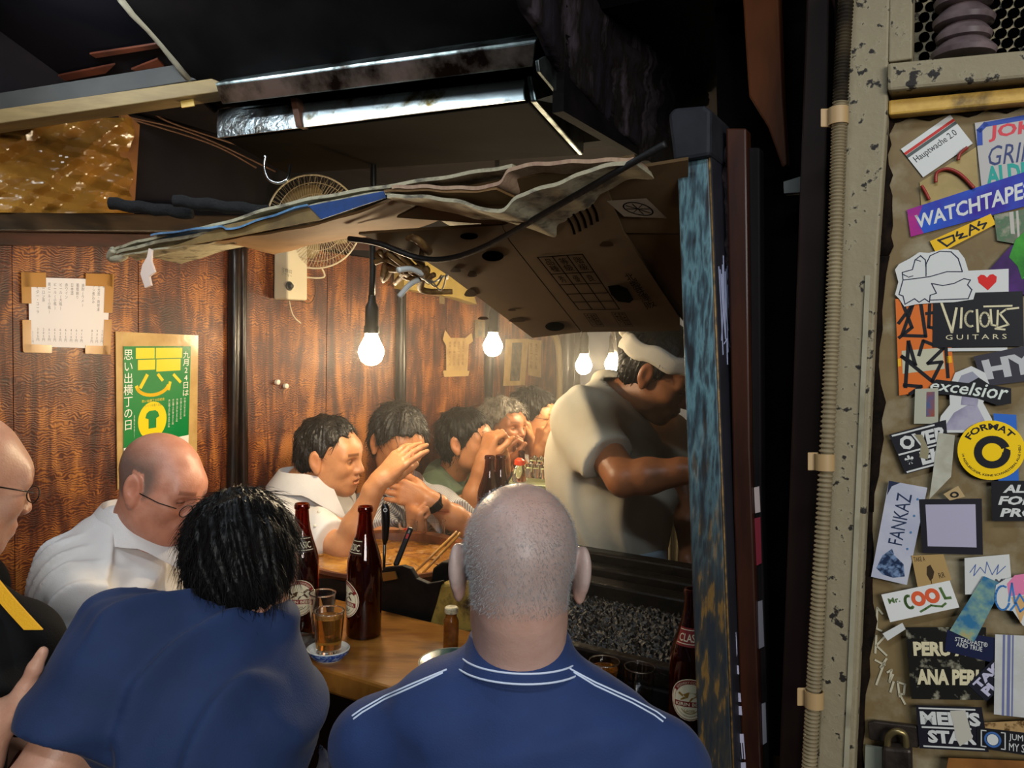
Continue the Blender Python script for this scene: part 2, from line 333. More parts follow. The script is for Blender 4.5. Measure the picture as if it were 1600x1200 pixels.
f = wframe((193, 541), (298, 541), (294, 700), (193, 724), .006)
f2 = wframe((180, 518), (309, 524), (307, 705), (183, 765), .002)
m = mb(); f2.rect(m, 0, 0, 1, 1, 0, .002); m.build('backing_tape', M('yellowed_sleeve', '#b48f56', .22, c2='#c9a669', scale=12, bump=.4, coat=.4), r)
GRN = M('poster_green', '#0c7a3a', .25, coat=.5, bump=.25, bscale=9); YEL = M('poster_yellow', '#f2c80f', .3, coat=.3); WHT = M('print_white', '#e4e0d2', .45)
m = mb(); f.rect(m, 0, .0, 1, 1, 0, .0006); m.build('sheet', GRN, r)
m = mb(); f.rect(m, 0, 0, 1, .13, .0008); f.text(m, '思い出横丁の日', .0, .28, .13, .97, .0008, vertical=True)
f.text(m, '九月24日は', .88, .52, .985, .95, .0008, vertical=True)
for i in range(5): f.text(m, '思い出横丁の日に来てみませんか楽', .66+i*.062, .24+.02*i, .69+i*.062, .5, .0008, vertical=True)
f.text(m, '詳細はお店にて', .145, .2, .16, .4, .0008, vertical=True)
m.build('white_lettering', WHT, r)
m = mb()
for x0, y0, x1, y1 in ((.17, .89, .44, .985), (.46, .89, .86, .985), (.2, .79, .45, .88), (.47, .77, .84, .88)): f.rect(m, x0, y0, x1, y1, .0008)
arc = [(.42+.24*math.cos(a), .66+.1*math.sin(a)) for a in np.linspace(3.3, 6.0, 14)]
f.line(m, arc, .009, .0009); f.line(m, [(.33, .74), (.24, .64)], .009, .0009); f.line(m, [(.5, .74), (.56, .69)], .008, .0009); f.line(m, [(.74, .73), (.84, .66)], .008, .0009); f.line(m, [(.66, .6), (.68, .66)], .008, .0009)
f.disc(m, .42, .33, .215, .17, .0008); f.text(m, '思い出横丁の日記念', .26, .5, .6, .525, .0008)
m.build('yellow_emblem', YEL, r)
m = mb(); f.poly(m, [(.33, .4), (.37, .42), (.46, .42), (.5, .4), (.52, .36), (.475, .345), (.475, .26), (.36, .26), (.36, .345), (.31, .36)], .0014)
f.text(m, 'Tシャツを着て応援', .28, .455, .56, .48, .0014); f.rect(m, .02, .055, .6, .09, .0012)
m.build('shirt_mark', GRN, r)
m = mb(); f.text(m, '思い出横丁', .08, .06, .4, .085, .0018); m.build('footer_lettering', WHT, r)
m = mb(); f.text(m, 'iBtiPY', .03, .012, .26, .045, .0014); m.build('footer_mark', M('print_violet', '#5a4f8a', .5), r)
# small taped notes farther along
def note(name, quad, label, off=.012, col=None, lines=0, tape=(), frame=False):
    r = empty(name, hb(*quad[3], .01), label, 'note', 'papers on the far wall'); f = wframe(*quad, off)
    m = mb(); f.rect(m, 0, 0, 1, 1, 0, .001); m.build('sheet', col or M('yellow_note', '#b99a64', .5, c2='#a58450', scale=20), r)
    if lines:
        for i in range(lines): m = mb(); f.text(m, random.choice(['煮込み四五〇円', '焼鳥一串二〇〇円', '生ビール小瓶']), .1+.8*i/lines, .2, .1+.8*i/lines+.4/lines, .9, .0013, vertical=True); m.build('lettering', M('faded_brown_ink', '#6e4f2c', .6), r)
    for q in tape: m = mb(); f.poly(m, q, .0014); m.build('tape', M('glossy_tape', '#c0a068', .15, coat=.5), r)
    if frame:
        m = mb(); f.rect(m, .28, .1, .72, .92, .0014); m.build('photograph', M('dark_photo', '#3a3630', .3, c2='#75664c', scale=30), r)
    return r
note('price_note', ((697, 528), (733, 528), (730, 580), (697, 584)), 'creased ochre price note with pointed tape ears beyond the first bulb', lines=4, tape=([(-.15, .95), (-.05, 1.22), (.2, .98), (0, .78)], [(.8, .98), (1.08, 1.15), (1.18, .9), (.95, .78)], [(-.15, .1), (.2, .08), (1.1, 0), (1.05, -.15), (-.1, -.08)]))
note('price_note', ((742, 500), (757, 500), (757, 527), (742, 528)), 'tiny framed note high on the wall above second bulb', col=PALEW, frame=True)
note('price_note', ((790, 530), (826, 529), (820, 602), (786, 603)), 'pale sheet holding a dark photograph beside second bulb', frame=True)
note('price_note', ((826, 530), (846, 532), (845, 590), (825, 586)), 'bright yellow paper strip hung beside the dark photograph', lines=2)
# bent beige pipe at the far end
mb().tube(catmull([hb(832, 513, .03), hb(852, 512, .03), hb(868, 528, .03), hb(874, 560, .03), hb(874, 620, .03), hb(872, 760, .03)], 6), .017, 10).build('beige_pipe', M('beige_pvc', '#a58f62', .4), smooth=True, label='bent beige pipe running down the far end of the wall', cat='pipe')
for k, (x, y) in enumerate(((431, 597), (444, 603))):
    o = mb().lathe([(.004, 0), (.008, .002), (.008, .012), (.004, .014)], 10, hb(x, y, .0), az=DV).build('wall_hook', M('white_plastic', '#e6dccb', .35), smooth=40)
    tag(o, ('small white peg on the wood wall, upper of the pair', 'small white peg on the wood wall, lower of the pair')[k], 'hook')
# ------------------------------------------------------------------ smoke hood above the counter
STEEL = M('grimy_steel', '#b9c4c6', .36, 1.0, c2='#2c2622', c3='#8f9a98', scale=11, detail=6, lo=.36, hi=.62, bump=.25, bscale=40)
STEELB = M('bright_steel', '#d8e4e8', .34, 1.0, c2='#6b5a2c', scale=16, detail=6, lo=.5, hi=.66, bump=.2, bscale=60)
FOIL = M('crinkled_foil', '#c8d4da', .32, 1.0, c2='#5d5348', scale=20, lo=.42, hi=.7, bump=.8, bscale=75)
TARRY = M('tarry_steel', '#050403', .75, 0, c2='#0c0906', scale=9, bump=.3, spec=.02)
hood = empty('smoke_hood', RW(.05, .85, 1.9), 'large soot-black smoke hood with a grimy steel gutter lip', 'hood')
TF = .05
fl, fr = ht(340, 170, TF), ht(818, 119, TF); gl, gr = ht(350, 218, TF), ht(826, 160, TF)
zb = (gl.z+gr.z)/2
bl, br_ = hz(448, 272, zb), hz(902, 243, zb)
tl2, tr2 = bl+V((0, 0, .09)), br_+V((0, 0, .09))
# gutter tray: front in two lengths, strap, underside, end flange
def mixp(a, b, s): return a*(1-s)+b*s
s1 = .315
def gutter(s0, s1_, mat, name):
    rows = []
    for i in range(9):
        w = i/8; o_ = .020*math.sin(math.pi*w*.5)-.004; rows.append([mixp(mixp(fl, fr, s), mixp(gl, gr, s), w)-DU*o_ for s in np.linspace(s0, s1_, 12)])
    mb().sheet(rows, DU*.004).build(name, mat, hood, smooth=40)
gutter(s1+.012, 1, STEELB, 'gutter_front'); gutter(0, s1-.004, FOIL, 'foil_patch')
mb().slab([mixp(fl, fr, s1-.005), mixp(fl, fr, s1+.016), mixp(gl, gr, s1+.016), mixp(gl, gr, s1-.005)], -DU*.02).build('strap', M('rust', '#3a2010', .8, c2='#54301a', scale=40), hood, bevel=.001)
mb().hexa([gl, gr, br_, bl, gl+V((0, 0, .06)), gr+V((0, 0, .06)), tr2, tl2]).build('tray', TARRY, hood, bevel=.004)
mb().slab([fr+DV*.003, gr+DV*.003, br_+DV*.003, br_+DV*.003+V((0, 0, .1)), fr+DV*.003+DU*.1], DV*.012).build('end_flange', STEEL, hood, bevel=.003)
# folded upper lip in front of the gutter
ul0, ul1 = ht(337, 133, -.02), ht(836, 66, -.02); ub0, ub1 = ht(347, 163, -.0), ht(832, 104, -.0)
mb().slab([ul0, ul1, ub1, ub0], DU*.005+V((0, 0, .002))).build('upper_lip', STEEL, hood, bevel=.002)
mb().slab([ul0, ul1, ul1+DU*.05+V((0, 0, .03)), ul0+DU*.05+V((0, 0, .03))], V((0, 0, .004))).build('lip_flange', STEEL, hood)
rows = []
pts_px = [(337, 172), (322, 158), (300, 130), (278, 102), (255, 72), (232, 45), (208, 22), (190, 0), (172, -30), (160, -70)]
BL, BR = .43, 1.295
prof = [hb(x, y, BL) for x, y in pts_px]; prof = [((p-O0).dot(DU), p.z) for p in prof]
for k in range(15):
    b = BL+(BR-BL)*k/14; rows.append([RW(t, b, z+.004*math.sin(k*1.3+j)) for j, (t, z) in enumerate(prof)])
mb().sheet(rows, V((0, 0, .006))).build('curved_sheet', SOOT, hood, smooth=40)
mb().tube([RW(t, BL, z) for t, z in prof[2:]], .0075, 8).build('rolled_edge', M('worn_bead', '#8a8270', .4, c2='#2a2620', scale=14, lo=.5, hi=.7), hood, smooth=True)
mb().tube([RW(t, BL, z) for t, z in prof[:3]], .0085, 8).build('rolled_edge', SOOT, hood, smooth=True)
mb().hexa([RW(.05, BL, 2.0), RW(.05, BR, 2.0), RW(.5, BR-.05, 1.97), RW(.5, BL+.05, 1.97), RW(.02, BL, 2.06), RW(.02, BR, 2.06), RW(.5, BR, 2.3), RW(.5, BL, 2.3)]).build('back_box', SOOT, hood)
mb().rbox(.0, .55, 1.285, 1.305, 1.86, 2.2).build('blackout_panel', SOOT, hood)  # black panel added to keep the lit view under the hood dark
mb().rbox(.45, .5, .5, 1.3, 1.93, 2.06).build('rear_panel', SOOT, hood)
# long steel bracket on the cheek of the hood
q = [hb(x, y, 1.285) for x, y in ((836, 95), (848, 88), (934, 196), (926, 212), (916, 206), (838, 112))]
mb().slab(q, DV*.006).build('bracket', STEEL, hood, bevel=.001)
# dusty cheek
rows = []
lft = [(820, -60), (832, 10), (860, 70), (892, 118), (930, 163), (966, 200), (1002, 232), (1003, 250)]; rgt = [(1080, -60), (1082, 10), (1084, 60), (1086, 110), (1086, 150), (1086, 190), (1086, 235), (1084, 255)]
for i in np.linspace(0, 7, 36):
    k = min(int(i), 6); s = i-k; a = [lft[k][0]*(1-s)+lft[k+1][0]*s, lft[k][1]*(1-s)+lft[k+1][1]*s]; c = [rgt[k][0]*(1-s)+rgt[k+1][0]*s, rgt[k][1]*(1-s)+rgt[k+1][1]*s]; row = []
    for j in range(40):
        w = j/39; x, y = a[0]*(1-w)+c[0]*w, a[1]*(1-w)+c[1]*w
        row.append(hb(x, y, 1.31)+DV*(.012*w*random.random()+.006*math.sin(x*.09)+.03*w*w*math.sin(y*.05)**2))
    rows.append(row)
mb().sheet(rows, -DV*.02).build('dusty_cheek', M('fuzzy_dust', '#242028', .95, spec=.05, c2='#4a424a', c3='#15110f', scale=18, stretch=(1, 1, .35), lo=.3, hi=.75, bump=.9, bscale=60), hood, smooth=True)
mb().tube(catmull([W(415, 243, 1.62), W(413, 262, 1.62), W(420, 280, 1.62), W(436, 286, 1.62), W(450, 278, 1.62), W(454, 258, 1.66)], 6), .003, 8).build('steel_hook', M('hook_steel', '#c8c8c8', .2, 1), smooth=True, label='bent steel hook hanging under the hood tray', cat='hook')

# ------------------------------------------------------------------ folded cardboard under the hood
CARD = M('brown_cardboard', '#7a5a34', .8, c2='#604524', scale=6, bump=.15, bscale=30)
CARDG = M('grey_cardboard', '#8d8672', .75, c2='#5d574a', c3='#a39b80', scale=12, stretch=(2, 2, 5), bump=.5)
fb = empty('folded_cardboard', ht(600, 330, -.02), 'flattened grey cardboard layers folded over under the hood', 'cardboard')
def layer(top, th, back, drop, mat, name='layer', t=-.02, par=fb, amp=.004, n=30):
    """a board whose front edge runs through the pixels top; it runs back by `back` metres"""
    P = catmull([ht(x, y, t) for x, y in top], 8); R = []
    for k in range(7):
        s = k/6; R.append([p+DU*(back*s)+V((0, 0, drop*s+amp*math.sin(i*.23+k*.8)*(.4+s)+amp*.25*math.sin(i*.9))) for i, p in enumerate(P)])
    return mb().sheet(R, V((0, 0, -th))).build(name, mat, par, smooth=35)
layer([(178, 388), (205, 379), (270, 362), (345, 346), (430, 322), (520, 302), (620, 284), (720, 270), (800, 258)], .006, .16, -.0, CARDG)
layer([(182, 392), (240, 378), (345, 356), (430, 334), (520, 313), (610, 297)], .007, .17, 0, CARDG, t=-.024)
layer([(330, 376), (380, 368), (450, 356), (540, 334), (625, 306)], .005, .17, 0, CARD, t=-.018)
mb().slab([ht(x, y, -.03) for x, y in ((350, 352), (420, 337), (482, 322), (502, 343), (430, 357), (345, 374), (262, 388), (300, 374))], DU*.004).build('fold_face', M('tan_fold', '#7a6238', .8, c2='#584628', scale=18, bump=.3), fb)
layer([(190, 398), (240, 390), (300, 380), (345, 372)], .004, .04, 0, CARDG, t=-.02)
layer([(612, 290), (660, 290), (720, 290), (775, 284), (800, 262), (860, 252), (930, 246), (990, 246)], .006, .22, -.02, M('fold_pink', '#8d6f5c', .8, c2='#a58a70', scale=30, stretch=(4, 4, 1)), t=-.03)
layer([(605, 304), (660, 306), (720, 312), (778, 326), (812, 304), (870, 284), (930, 258), (990, 249)], .006, .22, -.02, CARDG, t=-.035)
layer([(600, 297), (660, 296), (720, 297), (776, 292)], .004, .2, -.02, CARD, t=-.028, amp=.003)
f = Frame(*[ht(x, y, -.03) for x, y in ((483, 322), (600, 299), (604, 309), (503, 343))])
m = mb(); f.rect(m, 0, 0, 1, 1, 0, .002)
m.build('blue_print', M('print_blue', '#1a3d78', .6, c2='#13305c', scale=30), fb)
mb().tube(catmull([ht(178, 390, -.024), ht(172, 402, -.02), ht(186, 404, -.015), ht(196, 398, -.01)], 5), .009, 8).build('curled_edge', CARDG, fb, smooth=True)
# blue glazed edge of a plastic bag on the left end
layer([(235, 366), (300, 358), (345, 352), (362, 355), (420, 338), (480, 318)], .004, .03, 0, M('blue_film', '#6f97b8', .2, c2='#3a5878', scale=14, coat=.5), t=-.036, name='blue_film')
mb().slab([W(x, y, 1.62) for x, y in ((232, 388), (237, 391), (236, 408), (242, 425), (233, 432), (236, 446), (226, 450), (219, 428), (222, 414), (229, 402))], V((.002, .004, 0))).build('plastic_scrap', M('milky_film', '#d8c2b4', .25), label='torn milky plastic scrap dangling from the cardboard tip', cat='scrap', bevel=.0005)
for k, (a, b, zz) in enumerate((((172, 318), (300, 334), 1.78), ((272, 314), (420, 330), 1.72))):
    mb().tube([mixp(W(*a, zz), W(*b, zz), s)+V((0, 0, .002*math.sin(s*20))) for s in np.linspace(0, 1, 12)], [.012+.002*random.random() for _ in range(12)], 10).build('sooty_bar', M('fuzzy_black', '#0a090a', .95, bump=.9, scale=90), smooth=True,
        label=('sooty black bar lying above the cardboard, beside the plywood strip', 'sooty black bar lying above the cardboard, in front of the fan')[k], cat='bar')

# ---- printed carton slung under the hood
pA, pB, pD = ht(575, 372, .08), ht(1062, 250, .02), ht(830, 527, .46)
CN = (pB-pA).cross(pD-pA).normalized()
if CN.dot(CAM-pA) < 0: CN = -CN
def hc(px, py, off=0): return hit(px, py, CN, pA+CN*off)
cart = empty('printed_carton', hc(830, 527), 'brown cardboard carton with black printed table slung under the hood', 'cardboard')
CARDP = M('carton_board', '#513b1b', .85, c2='#443015', scale=5, bump=.12, bscale=25)
def cpan(pts, name='panel', mat=CARDP, off=0, th=.006): return mb().slab([hc(x, y, off) for x, y in pts], -CN*th).build(name, mat, cart)
cpan([(560, 366), (784, 352), (795, 376), (908, 519), (832, 528), (703, 432), (640, 392)])
cpan([(785, 352), (950, 300), (975, 365), (1062, 497), (1062, 517), (910, 519), (797, 376)], off=.001)
cpan([(784, 352), (620, 340), (700, 300), (990, 246), (1000, 262), (950, 300)], off=-.002)
cpan([(951, 300), (1001, 262), (1075, 250), (1075, 365), (976, 364)], off=-.003)
cpan([(977, 366), (1075, 366), (1075, 512), (1063, 496)], off=-.006)
PRN = M('carton_ink', '#0c0805', .9, spec=0)
m = mb()
f = Frame(*[hc(*p, .0025) for p in ((840, 402), (910, 397), (968, 483), (905, 484))])
for s in (0, .33, .66, 1): f.line(m, [(s, 0), (s, 1)], .002, 0)
for s in (0, .16, .32, .5, .7, 1): f.line(m, [(0, s), (1, s)], .002, 0)
for i, w in enumerate(('品種', '等級', '階級')): f.text(m, w, .08+.33*i, .74, .27+.33*i, .96, .0002, vertical=True)
for i, w in enumerate(('秀', '優', '良')): f.text(m, w, .1+.33*i, .54, .24+.33*i, .66, .0002)
m.build('printed_table', PRN, cart)
m = mb(); f = Frame(*[hc(*p, .0025) for p in ((1026, 472), (987, 424), (974, 430), (1010, 482))])
f.text(m, '北郷茶採販', 1, 0, 0, 1, 0); f.c = [hc(*p, .0025) for p in ((974, 428), (986, 426), (1027, 478), (1011, 484))]
m = mb(); f.text(m, '北郷芽澤販', 0, 0, 1, 1, 0, vertical=True, spacing=.9); m.build('lettering', PRN, cart)
m = mb()
for (x, y, w, h) in ((912, 490, 18, 20), (955, 488, 20, 22)):
    f = Frame(*[hc(*p, .0025) for p in ((x, y), (x+w, y), (x+w+14, y+h), (x+14, y+h))])
    f.text(m, '秀優品', .1, .05, .9, .95, 0, vertical=False)
    for e in ((0, 0, 1, 0), (1, 0, 1, 1), (1, 1, 0, 1), (0, 1, 0, 0)): f.line(m, [e[:2], e[2:]], .001, 0)
m.build('printed_box', M('faint_ink', '#24180a', .9, spec=0), cart)
for x, y, a, b in ((770, 400, 17, 8), (733, 369, 14, 5), (867, 510, 15, 7)):
    m = mb(); m.slab([hc(x+a*math.cos(w), y+b*math.sin(w), .002) for w in np.linspace(0, 6.2, 20)], CN*.0005); m.build('hand_hole', M('hole_black', '#020202', 1, spec=0), cart)
m = mb(); m.slab([hc(x, y, .0032) for x, y in ((950, 447), (966, 445), (980, 451), (990, 468), (984, 473), (966, 471), (955, 460))], CN*.0005)
m.build('hand_hole', M('hole_black', '#020202', 1, spec=0), cart)
m = mb()
for k in range(5):
    P = [hc(x, y, .002) for x, y in ((826+14*k, 300-3*k), (866+12*k, 318-3*k), (890+10*k, 345-4*k), (898+9*k, 366-5*k))]; P = catmull(P, 5)
    for i in range(len(P)-1):
        sd = (P[i+1]-P[i]).cross(CN).normalized()*.0022; m.slab([P[i]-sd, P[i+1]-sd, P[i+1]+sd, P[i]+sd], CN*.0003)
m.build('printed_arcs', PRN, cart)
f = Frame(*[hc(*p, .001) for p in ((948, 314), (1010, 310), (1042, 341), (975, 338))])
m = mb(); f.rect(m, 0, 0, 1, 1, 0); m.build('label', M('dusty_label', '#6f6456', .7), cart)
m = mb(); f.ring(m, .55, .5, .33, .38, .03, .0005)
for a in range(4): f.line(m, [(.55+.28*math.cos(a*.785), .5+.3*math.sin(a*.785)), (.55-.28*math.cos(a*.785), .5-.3*math.sin(a*.785))], .001, .0006)
m.build('round_mark', PRN, cart)
for x, y, a, b in ((738, 428, 7, 6), (735, 458, 9, 7), (808, 500, 12, 4), (800, 484, 6, 2), (712, 422, 8, 4), (755, 497, 8, 3), (948, 381, 10, 5)):
    m = mb(); m.slab([hc(x+a*math.cos(w)*(1+.2*math.sin(3*w)), y+b*math.sin(w)*(1+.2*math.cos(2*w)), .002) for w in np.linspace(0, 6.1, 14)], CN*.0003); m.build('grease_spot', M('grease_stain', '#2a1a0b', .7, spec=.1), cart)
# sagging black cable in front of the carton, and the wire tangle at its corner
cb = catmull([hc(545, 373, .012), hc(590, 380, .02), hc(650, 402, .03), hc(700, 404, .032), hc(760, 384, .034), hc(860, 328, .034), hc(985, 256, .03), hc(1040, 225, .02)], 8)
mb().tube(cb, .0055, 8).build('black_cable', M('sooty_cable', '#0c0a09', .6, bump=.5, scale=60), smooth=True, label='thick black cable sagging across the printed carton', cat='cable')
kn = empty('wire_tangle', hc(650, 415), 'tangle of greasy rags and wire at the carton corner', 'tangle')
for k in range(11):
    x0, y0 = random.uniform(585, 660), random.uniform(370, 425)
    P = [hc(x0+random.uniform(-6, 50)*s, y0+random.uniform(-12, 42)*s, .01+.02*random.random()) for s in (0, .35, .7, 1)]
    mb().tube(catmull(P, 5), [.008*(1-.6*abs(i/15-.5)) for i in range(16)], 7).build('rag', M('greasy_rag', '#4a3318', .7, c2='#8a6a3a', scale=25, bump=.6), kn, smooth=True)
for k in range(4):
    P = [hc(648+8*k, 425+3*k, .02), hc(662+9*k, 436+6*k, .04), hc(680+6*k, 440-4*k, .03), hc(690+3*k, 430+2*k, .02)]
    mb().tube(catmull(P, 5), .0018, 6).build('wire', M('grey_wire', '#8a8478', .4, .6), kn, smooth=True)
for a, b in (((660, 428), (622, 422)), ((656, 436), (624, 463))):
    P = [hc(*a, .03), mixp(hc(*a, .03), hc(*b, .06), .5)+V((0, 0, .006)), hc(*b, .06)]
    mb().tube(catmull(P, 6), .0058, 10).build('tube_end', M('pale_tube', '#cfd6d4', .3), kn, smooth=True)

# yellowed board on the wall behind the tangle
o = mb().slab([hb(x, y, .03) for x, y in ((615, 398), (712, 420), (730, 476), (700, 466), (615, 451))], DV*.05).build('sign_board', M('yellow_board', '#b59a4a', .5, c2='#8f7a3c', scale=4), bevel=.003)
tag(o, 'yellowed board hung high on the wall behind the wire tangle', 'board')
mb().slab([hb(x, y, .085) for x, y in ((686, 462), (694, 464), (694, 475), (686, 474))], DV*.002).build('paper_tab', PALEW, o)

# ------------------------------------------------------------------ wall fan
fc = W(492, 347, 2.5); fn = (CAM-fc+DV*.7+V((0, 0, -.1))).normalized(); fx = V((0, 0, 1)).cross(fn).normalized(); fy = fn.cross(fx)
fan = empty('wall_fan', fc, 'cream wall fan with wire guard half hidden by cardboard', 'fan')
FANW = M('cream_wire', '#b0a184', .35); FANB = M('cream_plastic', '#cfc4a8', .35)
RF = .142
def fp(r, a, d=0): return fc+fx*(r*math.cos(a))+fy*(r*math.sin(a))+fn*d
m = mb(); m.tube([fp(RF, a) for a in np.linspace(0, 6.2832, 49)[:-1]], .003, 6, True)
m.build('guard_rim', FANB, fan, smooth=True)
m = mb()
for rr, d in ((.118, .028), (.085, .038), (.05, .042)): m.tube([fp(rr, a, d) for a in np.linspace(0, 6.2832, 41)[:-1]], .0011, 4, True)
for k in range(80):
    a = 6.2832*k/80; m.tube([fp(.03, a+.25, .042), fp(.085, a+.12, .038), fp(.122, a, .026), fp(RF, a-.02, 0)], .0009, 4)
m.build('front_guard', FANW, fan)
m = mb()
for k in range(48):
    a = 6.2832*k/48; m.tube([fp(.045, a, -.05), fp(.11, a, -.05), fp(RF, a, 0)], .0009, 4)
m.build('rear_guard', FANW, fan)
for k in range(3):
    R = []
    for i in range(7):
        r_ = .028+.085*i/6; R.append([fp(r_, 2.094*k+w*(.35+.45*math.sin(math.pi*(i+1)/8)), -.005-.012*w) for w in np.linspace(-1, 1, 7)])
    mb().sheet(R, fn*.0015).build('blade', M('amber_blade', '#8f7d58', .3), fan, smooth=True)
mb().lathe([(.0, .046), (.02, .045), (.028, .038), (.03, .034)], 24, fc, az=fn).build('hub_cap', FANB, fan, smooth=40)
mb().lathe([(.03, -.02), (.045, -.04), (.05, -.1), (.04, -.14), (.02, -.15)], 20, fc, az=fn).build('motor', FANB, fan, smooth=40)
bb = [hb(x, y, .012) for x, y in ((428, 352), (459, 362), (459, 470), (427, 468))]
bod = mb().slab(bb, DV*.06).build('body', FANB, fan, bevel=.006)
mb().bar(fc-fn*.12, hb(443, 372, .05), .03, .04).build('arm', FANB, fan, bevel=.005)
kc = hb(452, 447, .074); mb().lathe([(.014, 0), (.014, .002), (.010, .004), (.007, .012), (.006, .013)], 18, kc, az=DV).build('dial', M('dark_dial', '#3a3a3a', .4), bod, smooth=40)
f = Frame(*[hb(x, y, .0735) for x, y in ((440, 418), (456, 422), (456, 434), (440, 430))]); m = mb(); f.text(m, '風量切', 0, .5, 1, 1, 0); f.text(m, 'タイマー', 0, 0, 1, .4, 0); m.build('lettering', INK, bod)
mb().tube(catmull([fp(RF, 4.5), fp(RF+.028, 4.48), fp(RF+.03, 4.7), fp(RF+.028, 4.92), fp(RF, 4.9)], 6), .0028, 6).build('pull_loop', FANB, fan, smooth=True)
mb().tube(catmull([hb(473, 418, .03), hb(474, 450, .02), hb(466, 466, .02), hb(455, 464, .02)], 6), .002, 6).build('cord', FANB, fan, smooth=True)
mb().tube(catmull([hb(452, 470, .02), hb(456, 488, .02), hb(462, 498, .02), hb(470, 505, .02)], 6), .002, 6).build('cord', FANB, fan, smooth=True)
mb().tube(catmull([hb(492, 434, .02), hb(493, 458, .015), hb(484, 474, .015), hb(470, 470, .015)], 6), .0015, 6).build('cord', M('brown_cable'), fan, smooth=True)

# ------------------------------------------------------------------ bare bulbs over the wall-side counter
GLOW = M('bulb_glow', '#ffe9c0', .3, emit=(1.0, .79, .50), es=260)
BAK = M('black_bakelite', '#0c0b0a', .4, bump=.3, scale=60)
def bulb(px, py, b, r, label, zc=2.05, power=None):
    c = hb(px, py, b); root = empty('pendant_bulb', c, label, 'lamp', 'bare bulbs over the wall-side counter')
    prof = [(0.001, -r), (r*.4, -r*.92), (r*.78, -r*.62), (r, 0), (r*.93, r*.4), (r*.7, r*.85), (r*.5, r*1.25), (r*.46, r*1.5)]
    mb().lathe(prof, 24, c).build('bulb', GLOW, root, smooth=True)
    mb().lathe([(r*.48, r*1.45), (r*.6, r*1.5), (r*.6, r*2.0), (r*.52, r*2.1), (r*.52, r*3.5), (r*.32, r*3.9), (r*.3, r*4.4)], 16, c).build('socket', BAK, root, smooth=40)
    mb().tube([c+V((0.001*math.sin(z*40), 0, z)) for z in np.linspace(r*4.2, zc-c.z, 14)], r*.25, 8).build('cord', BAK, root, smooth=True)
    return c
BULBS = [bulb(580, 551, .63, .031, 'nearest bare bulb on a thick black cord in front of the fan wall'), bulb(770, 542, .63, .029, 'bare bulb glowing beside the framed photograph on the wall'),
         bulb(912, 572, .66, .03, 'bare bulb just above the cook, beside the pipe'), bulb(957, 570, .7, .03, 'bare bulb touching the cook shoulder line near his headband')]
o = mb().slab([W(x, y, 2.9) for x, y in ((957, 500), (1003, 500), (1000, 596), (972, 590), (962, 540))], V((.0, .1, 0))).build('black_speaker', SOOTG, bevel=.004)
tag(o, 'black wedge-shaped box hanging behind the cook headband', 'box')

# assumed fluorescent tube, added unseen just above the picture to light gutter and customers
tl_ = empty('assumed_tube_lamp', RW(-.36, .55, 2.2), 'assumed white fluorescent tube lamp added under the eaves', 'lamp')
mb().rbox(-.385, -.335, .22, .88, 2.185, 2.215).build('housing', M('assumed_lamp_white', '#d0d0cc', .4), tl_, bevel=.003)
mb().tube([RW(-.36, .24, 2.165), RW(-.36, .86, 2.165)], .014, 12).build('tube', M('assumed_tube_glow', '#ffffff', .3, emit=(.80, .92, 1.0), es=60), tl_, smooth=True)
for b in (.235, .865): mb().rbox(-.375, -.345, b-.01, b+.01, 2.15, 2.19).build('holder', M('assumed_lamp_white'), tl_)

# thin cooking smoke hanging in the shop
hzm = bpy.data.materials.new('cooking_smoke'); hzm.use_nodes = True; nt = hzm.node_tree; nt.nodes.clear(); out = nt.nodes.new('ShaderNodeOutputMaterial'); vsn = nt.nodes.new('ShaderNodeVolumeScatter')
vsn.inputs['Color'].default_value = (1, .97, .92, 1); vsn.inputs['Density'].default_value = .055; vsn.inputs['Anisotropy'].default_value = .45; nt.links.new(vsn.outputs[0], out.inputs['Volume'])
hzo = mb().rbox(.24, 2.77, .02, 2.58, .5, 2.05).build('smoke_haze', hzm, kind='stuff'); tag(hzo, 'thin cooking smoke hanging under the shop ceiling', 'haze')
# ------------------------------------------------------------------ counters, stove, grill
CT = .91
HONEY = M('honey_counter', '#7d4d1c', .3, c2='#5e3612', c3='#916026', scale=5, stretch=(.8, 4, 1), rot=(0, 0, math.radians(30)), bump=.12, bscale=30, coat=.25)
HONEYD = M('counter_edge', '#7a4a18', .4, c2='#59330f', scale=6)
c = empty('front_counter', RW(.06, .6, 0), 'honey-brown wooden counter facing the alley', 'counter')
mb().rbox(-.09, .208, .50, 1.2, CT-.045, CT).build('top', HONEY, c, bevel=.006)
mb().rbox(.15, .2, .54, 1.18, 0, CT-.046).build('front_panel', DARKW, c)
mb().rbox(.10, .149, .54, 1.18, CT-.09, CT-.046).build('apron', DARKW, c)
c = empty('low_ledge', RW(.06, 1.5, 0), 'dark low ledge beside the blue post holding glasses', 'counter')
mb().rbox(-.05, .199, 1.203, 1.75, .80, .83).build('top', M('dark_ledge', '#20150d', .3, c2='#35220f', scale=8, coat=.3), c, bevel=.004)
mb().rbox(.15, .19, 1.22, 1.73, 0, .80).build('front_panel', DARKW, c)
c = empty('wall_side_counter', RW(1.6, .6, 0), 'long wooden counter in front of the men at the panelled wall', 'counter')
mb().rbox(.645, 2.55, .46, .78, CT-.04, CT).build('top', HONEY, c, bevel=.005)
mb().rbox(.66, 2.5, .70, .76, 0, CT-.041).build('front_panel', DARKW, c)

